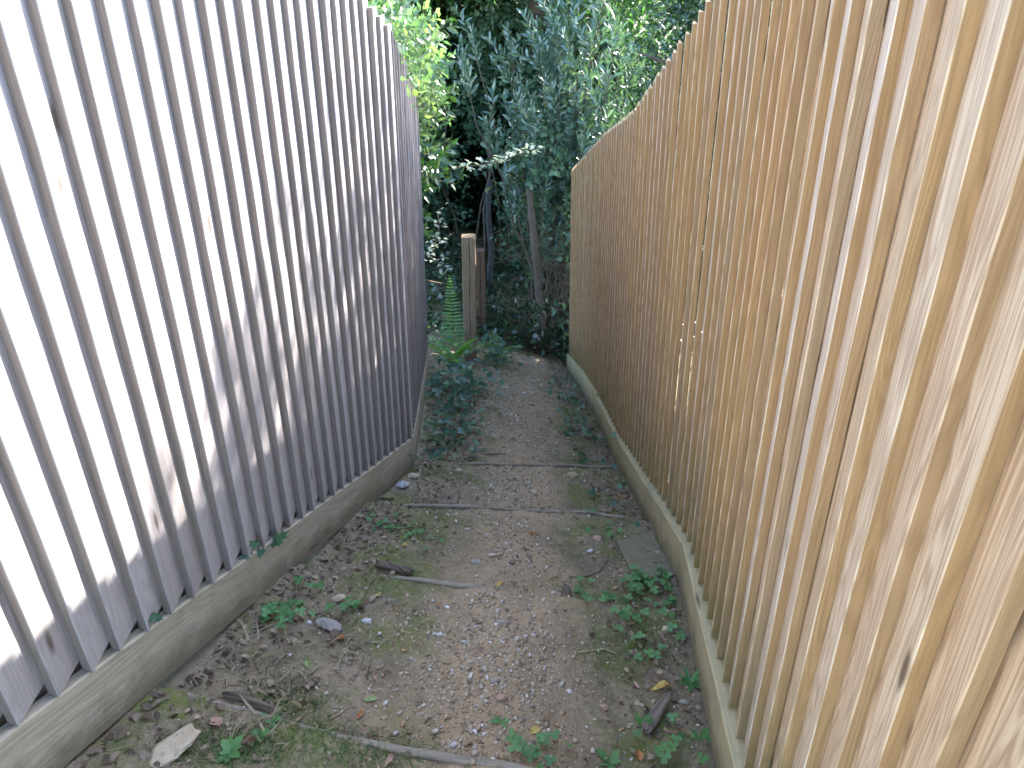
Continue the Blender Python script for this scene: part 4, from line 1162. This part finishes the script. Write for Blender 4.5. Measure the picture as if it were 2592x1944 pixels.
chunk((1000, 1442), 0.13, 0.045, 0.042, M_ROT, 'short split dark log lying at the left end of the second step edging', 301, -0.22, 'log', 0.05, 'log')
chunk((1432, 1528), 0.095, 0.042, 0.038, M_ROT, 'grey rotten chunk of wood lying lengthways beside the clover', 302, 1.5, 'rotten_wood', 0.05, zoff=0.016)
chunk((1665, 1812), 0.155, 0.042, 0.030, M_ROT, 'long dark curved piece of bark beside the right gravel board', 303, 0.95, 'bark_piece', 0.1, 'bark', 0.004, 0.45)
chunk((1478, 1093), 0.14, 0.06, 0.055, M_ROT, 'weathered log stub against the right fence, above the farthest step', 304, 0.5, 'log', 0.0, 'log')
chunk((1715, 1862), 0.055, 0.011, 0.010, FL['brown'], 'small brown curled bark strip right of the long bark piece', 305, -0.25, 'bark_piece', 0, 'bark')
chunk((1240, 1152), 0.16, 0.012, 0.012, M_ROT, 'thin dark stick lying above the farthest step edging on the left', 306, 0.08, 'stick', 0, 'stick')
chunk((1270, 1574), 0.055, 0.012, 0.008, ST['grey'], 'long flat grey pebble in the middle of the gravel patch', 307, 0.0, 'stone', 0, 'stone', 0.0, 0.9)
chunk((640, 1790), 0.16, 0.028, 0.026, M_ROT, 'crumbling root at the left end of the lowest step edging', 308, -0.35, 'root', 0, 'root')

def stick(pix, r, mat, label, name='stick'):
    P = [hit(*q) + Vector((0, 0, 0.004)) for q in pix]
    V, F = tube(P, r, r * .6, 5)
    return tag(link(name, mesh(name, V - np.array(P[0]), F, mat, smooth=True), loc=P[0]), label, 'stick')
stick([(1465, 1656), (1500, 1649), (1530, 1647), (1558, 1654)], 0.003, FL['pale'], 'pale straw-coloured curved stick on the moss right of the gravel')
stick([(1535, 1805), (1552, 1830), (1562, 1860), (1561, 1890)], 0.002, FL['brown'], 'curved brown twig above the bottom right weeds')
stick([(1222, 1770), (1250, 1830), (1275, 1880), (1277, 1905)], 0.0013, M_DRY, 'long thin dry stalk beside the centre seedling')
stick([(836, 1826), (862, 1806), (880, 1790)], 0.0022, M_DRY, 'short straight pale stick above the lowest step edging')
stick([(1320, 1790), (1325, 1830), (1334, 1872)], 0.0013, M_DRY, 'upright thin dry stalk right of the centre seedling')
stick([(870, 1620), (885, 1650), (890, 1676)], 0.0012, M_DRY, 'bent straw left of the gravel patch')
stick([(850, 1665), (880, 1640), (905, 1633), (930, 1655)], 0.0014, M_DRY, 'bow-shaped dry grass stem left of the gravel patch')
stick([(1440, 1462), (1480, 1462), (1515, 1450), (1535, 1425), (1530, 1418)], 0.0022, M_TWIG, 'hooked brown twig on the second tread left of the slab')
stick([(634, 1735), (636, 1722), (646, 1718)], 0.0018, FL['pale'], 'tiny white curled twig left of the lowest step edging')

# mossy square slab by the right gravel board
pp = [hit(*q) for q in [(1560, 1376), (1648, 1352), (1712, 1462), (1604, 1470)]]
c0 = sum(pp, Vector()) / 4
V = []
for dz in (-0.02, 0.006):
    for p in pp: V.append((p.x - c0.x, p.y - c0.y, float(ground_z(p.x, p.y, False)) - c0.z + 0.006 + dz))
for p in pp: q = p.lerp(c0, .03); V.append((q.x - c0.x, q.y - c0.y, float(ground_z(q.x, q.y, False)) - c0.z + 0.0145))
F = [(3, 2, 1, 0), (8, 9, 10, 11)] + [(i, (i + 1) % 4, 4 + (i + 1) % 4, 4 + i) for i in range(4)] + [(4 + i, 4 + (i + 1) % 4, 8 + (i + 1) % 4, 8 + i) for i in range(4)]
M_SLAB = stone_mat('mossy_slab', (0.17, 0.145, 0.10), (0.12, 0.115, 0.06), (0.08, 0.07, 0.05), 0.9)
bm_me = mesh('slab', V, F, M_SLAB)
import bmesh
bmm = bmesh.new(); bmm.from_mesh(bm_me); bmesh.ops.recalc_face_normals(bmm, faces=bmm.faces); bmm.to_mesh(bm_me); bmm.free()
tag(link('slab', bm_me, loc=c0), 'flat square mossy slab sunk in the soil against the right gravel board', 'slab')

# ------------------------------------------------------------------ fallen leaves, each its own
LEAF_BIG = np.array([(0, -.18, .02), (0, 0, 0), (-.16, .12, .03), (-.27, .36, .08), (-.24, .62, .09), (-.12, .85, .04), (0, 1.0, 0), (.12, .85, .05), (.24, .62, .10), (.27, .36, .07), (.16, .12, .03), (0, .3, -.01), (0, .62, -.015)])
LEAF_BIG_F = [(0, 1, 2), (1, 11, 2), (2, 11, 3), (3, 11, 12), (3, 12, 4), (4, 12, 5), (5, 12, 6), (6, 12, 7), (7, 12, 8), (8, 12, 9), (9, 12, 11), (9, 11, 10), (10, 11, 1)]
def fallen(pix, L, mat, label, seed, wid=1.0, rz=None, curl=1.0, lift=0.0):
    g = np.random.default_rng(seed)
    T = LEAF_BIG.copy(); T[:, 0] *= wid; T[:, 2] *= curl * 1.6
    T[:, 2] += 0.12 * curl * np.sin(T[:, 1] * 3 + seed) ; T += g.normal(0, .015, T.shape)
    T = (T - np.array([0, .45, 0])) * L
    p = hit(*pix)
    a = g.random() * 6.28 if rz is None else rz
    o = link('fallen_leaf', mesh('fallen_leaf', T, LEAF_BIG_F, FL[mat]), loc=(p.x, p.y, p.z + 0.006 + lift), rot=(g.normal(-.3, .12), g.normal(0, .15), a))
    return tag(o, label, 'leaf', 'fallen leaves on the path')
fallen((1672, 1748), 0.055, 'yellow', 'long pale yellow curled leaf at the top of the bark piece', 401, 0.8, -1.3, 1.5)
fallen((1265, 1488), 0.035, 'yellow', 'yellow folded leaf on the second step edging', 402, 1.0, -0.7, 1.5)
fallen((960, 1512), 0.026, 'yellow', 'small yellow leaf right of the mossy round stone', 403, 1.3, 0.3)
fallen((1025, 1383), 0.026, 'yellow', 'bright yellow leaf on the left of the second tread', 404, 1.4, 1.2)
fallen((1012, 1298), 0.032, 'pale', 'pale cream leaf under the third step edging on the left', 405, 0.8, 1.5)
fallen((940, 1776), 0.033, 'green', 'pale green flat leaf in the middle left foreground', 406, 0.9, -1.3, 0.5)
fallen((912, 1815), 0.026, 'orange', 'orange pointed leaf above the lowest step edging', 407, 0.8, -0.5)
fallen((803, 1888), 0.030, 'pink', 'round pinkish leaf in the grass below the lowest step edging', 408, 1.5, 0.2)
fallen((1355, 1850), 0.028, 'yellow', 'folded yellow leaf lower right of the centre seedling', 409, 1.3, 1.9)
fallen((1382, 1822), 0.022, 'brown', 'curled brown leaf right of the folded yellow leaf', 410, 1.0, 0.9, 1.6)
fallen((1560, 1595), 0.036, 'yellow', 'rolled yellow-brown leaf right of the rotten chunk', 411, 0.45, -0.8, 1.5)
fallen((1352, 1352), 0.045, 'orange', 'long orange-brown leaf in the middle of the second tread', 412, 0.7, -1.1, 1.2)
fallen((1332, 1392), 0.034, 'brown', 'dark brown folded leaf below the long orange-brown leaf', 413, 0.6, 1.6, 1.4)
fallen((1236, 1388), 0.030, 'pale', 'pale buff leaf at the centre of the second tread', 414, 0.7, -1.2)
fallen((1210, 1354), 0.020, 'yellow', 'small pale yellow leaf left of centre on the second tread', 415, 1.0, 0.2)
fallen((1160, 1268), 0.030, 'yellow', 'lemon yellow narrow leaf above the third step edging', 416, 0.7, 0.4)
fallen((1535, 1150), 0.036, 'yellow', 'pale yellow narrow leaf near the right fence above the farthest step edging', 417, 0.5, -0.8)
fallen((1556, 1290), 0.036, 'yellow', 'thin pale yellow leaf lying across the right end of the third step edging', 418, 0.5, -0.9)
fallen((1578, 1262), 0.030, 'orange', 'rust-red leaf by the right gravel board above the third step edging', 419, 1.0, 1.4)
fallen((1572, 1467), 0.030, 'green', 'pale green crescent leaf left of the slab corner', 420, 0.5, -1.4)
fallen((1570, 1448), 0.024, 'pink', 'cream curled leaf beside the mossy slab', 421, 1.1, 0.4, 1.6)
fallen((758, 1585), 0.040, 'brown', 'long brown curled leaf beside the clover on the left', 422, 0.5, -0.8, 1.5)
fallen((715, 1515), 0.042, 'brown', 'purplish brown leaf leaning on the left gravel board edge', 423, 0.8, 0.1, 0.8)
fallen((865, 1622), 0.030, 'orange', 'reddish brown crumpled leaf below the oblong stone', 424, 1.3, 1.0, 1.8)
fallen((843, 1635), 0.022, 'brown', 'curled tan leaf just left of the crumpled leaf', 425, 0.8, -0.6, 1.8)
fallen((780, 1690), 0.026, 'green', 'yellow-green leaf in the soil left of the gravel', 426, 0.9, 0.4)
fallen((952, 1720), 0.034, 'pink', 'narrow pinkish brown leaf pointing down the path', 427, 0.5, 0.45)
fallen((635, 1895), 0.038, 'brown', 'brown arched leaf near the bottom left grass', 428, 0.6, -1.0, 2.0)
fallen((755, 1795), 0.034, 'pale', 'cream curled leaf touching the lowest step edging', 429, 0.6, -1.9, 2.0)
fallen((550, 1838), 0.045, 'pink', 'dull pink leaf lying on litter at the lower left', 430, 1.2, 0.7)
fallen((1618, 1915), 0.030, 'orange', 'reddish crumpled leaf below the bark piece', 431, 1.2, 0.0, 1.8)
fallen((1610, 1735), 0.028, 'pink', 'pale pink leaf above the upright weed leaf', 432, 0.7, 0.5)
fallen((1002, 1545), 0.018, 'orange', 'small orange leaf at the top left of the gravel patch', 433, 0.8, 1.2)
fallen((1110, 1528), 0.022, 'orange', 'amber leaf at the top edge of the gravel patch', 434, 0.7, 1.3)
fallen((1190, 1605), 0.022, 'green', 'small green leaf lying on the gravel patch', 435, 0.9, 0.0, 0.5)
fallen((1138, 1090), 0.04, 'orange', 'long orange leaf in the small ivy near the left fence bend', 436, 0.6, 0.7)
fallen((930, 1372), 0.034, 'brown', 'pinkish brown leaf under the left gravel board beside the bright yellow leaf', 437, 0.7, 0.2)
fallen((1120, 990), 0.09, 'pale', 'large pale dead leaf behind the ivy left of the post base', 438, 0.7, 1.4)
fallen((985, 1925), 0.036, 'pink', 'upright pinkish leaf at the bottom edge below the step edging', 439, 0.6, -0.4)

# ivy leaves poking through the left gravel board joint and others on the fences
def ivy_spot(loc, n, sc, label, seed, spread=0.03, normal=(1, -0.3, 0.4), meshes=None):
    g = np.random.default_rng(seed)
    root = empty('ivy_sprig', tuple(loc), label, 'ivy sprig')
    ms = meshes or IVYS
    for k in range(n):
        nn = Vector(normal) + Vector(g.normal(0, .35, 3)); q = nn.to_track_quat('Z', 'Y')
        link('ivy_leaf', ms[k % 4], root, mtx=Matrix.Translation(Vector(g.normal(0, spread, 3))) @ q.to_matrix().to_4x4() @ Matrix.Rotation(g.random() * 6.28, 4, 'Z') @ Matrix.Scale(sc * (0.8 + .4 * g.random()), 4))
def on_left(y, up, out=0.035):
    a, b = LEFT[0], LEFT[1]
    if y > 3.01: a, b = LEFT[1], LEFT[2]
    s = (y - a[1]) / (b[1] - a[1])
    return Vector((a[0] + (b[0] - a[0]) * s + out, y, a[2] + (b[2] - a[2]) * s + ZC + up))
ivy_spot(on_left(1.555, 0.012, 0.05), 4, 0.85, 'yellow-green ivy leaves growing out over the left gravel board', 501, 0.014, (0.8, -.6, .3))
ivy_spot(on_left(1.66, -0.005, 0.05), 2, 1.25, 'single ivy leaf with a yellow centre on top of the left gravel board', 502, 0.005, (0.8, -.6, .3))
ivy_spot(on_left(1.17, 0.02, 0.03), 5, 0.6, 'small ivy tuft in the notch under a board near the picture left edge', 503, 0.009, (0.8, -.6, .3))
ivy_spot(on_left(4.55, 0.22, 0.04), 5, 1.4, 'ivy leaves clinging to the far part of the left fence near its foot', 504, 0.03)
ivy_spot(on_left(4.3, -0.04, 0.06), 6, 1.3, 'ivy leaves over the far gravel board of the left fence', 505, 0.04)
pv = at(1560, 1105, 3.47)
ivy_spot((0.565, pv.y, pv.z), 1, 1.5, 'single dark leaf resting on the right gravel board', 506, 0.0, (-0.5, -.5, .8))
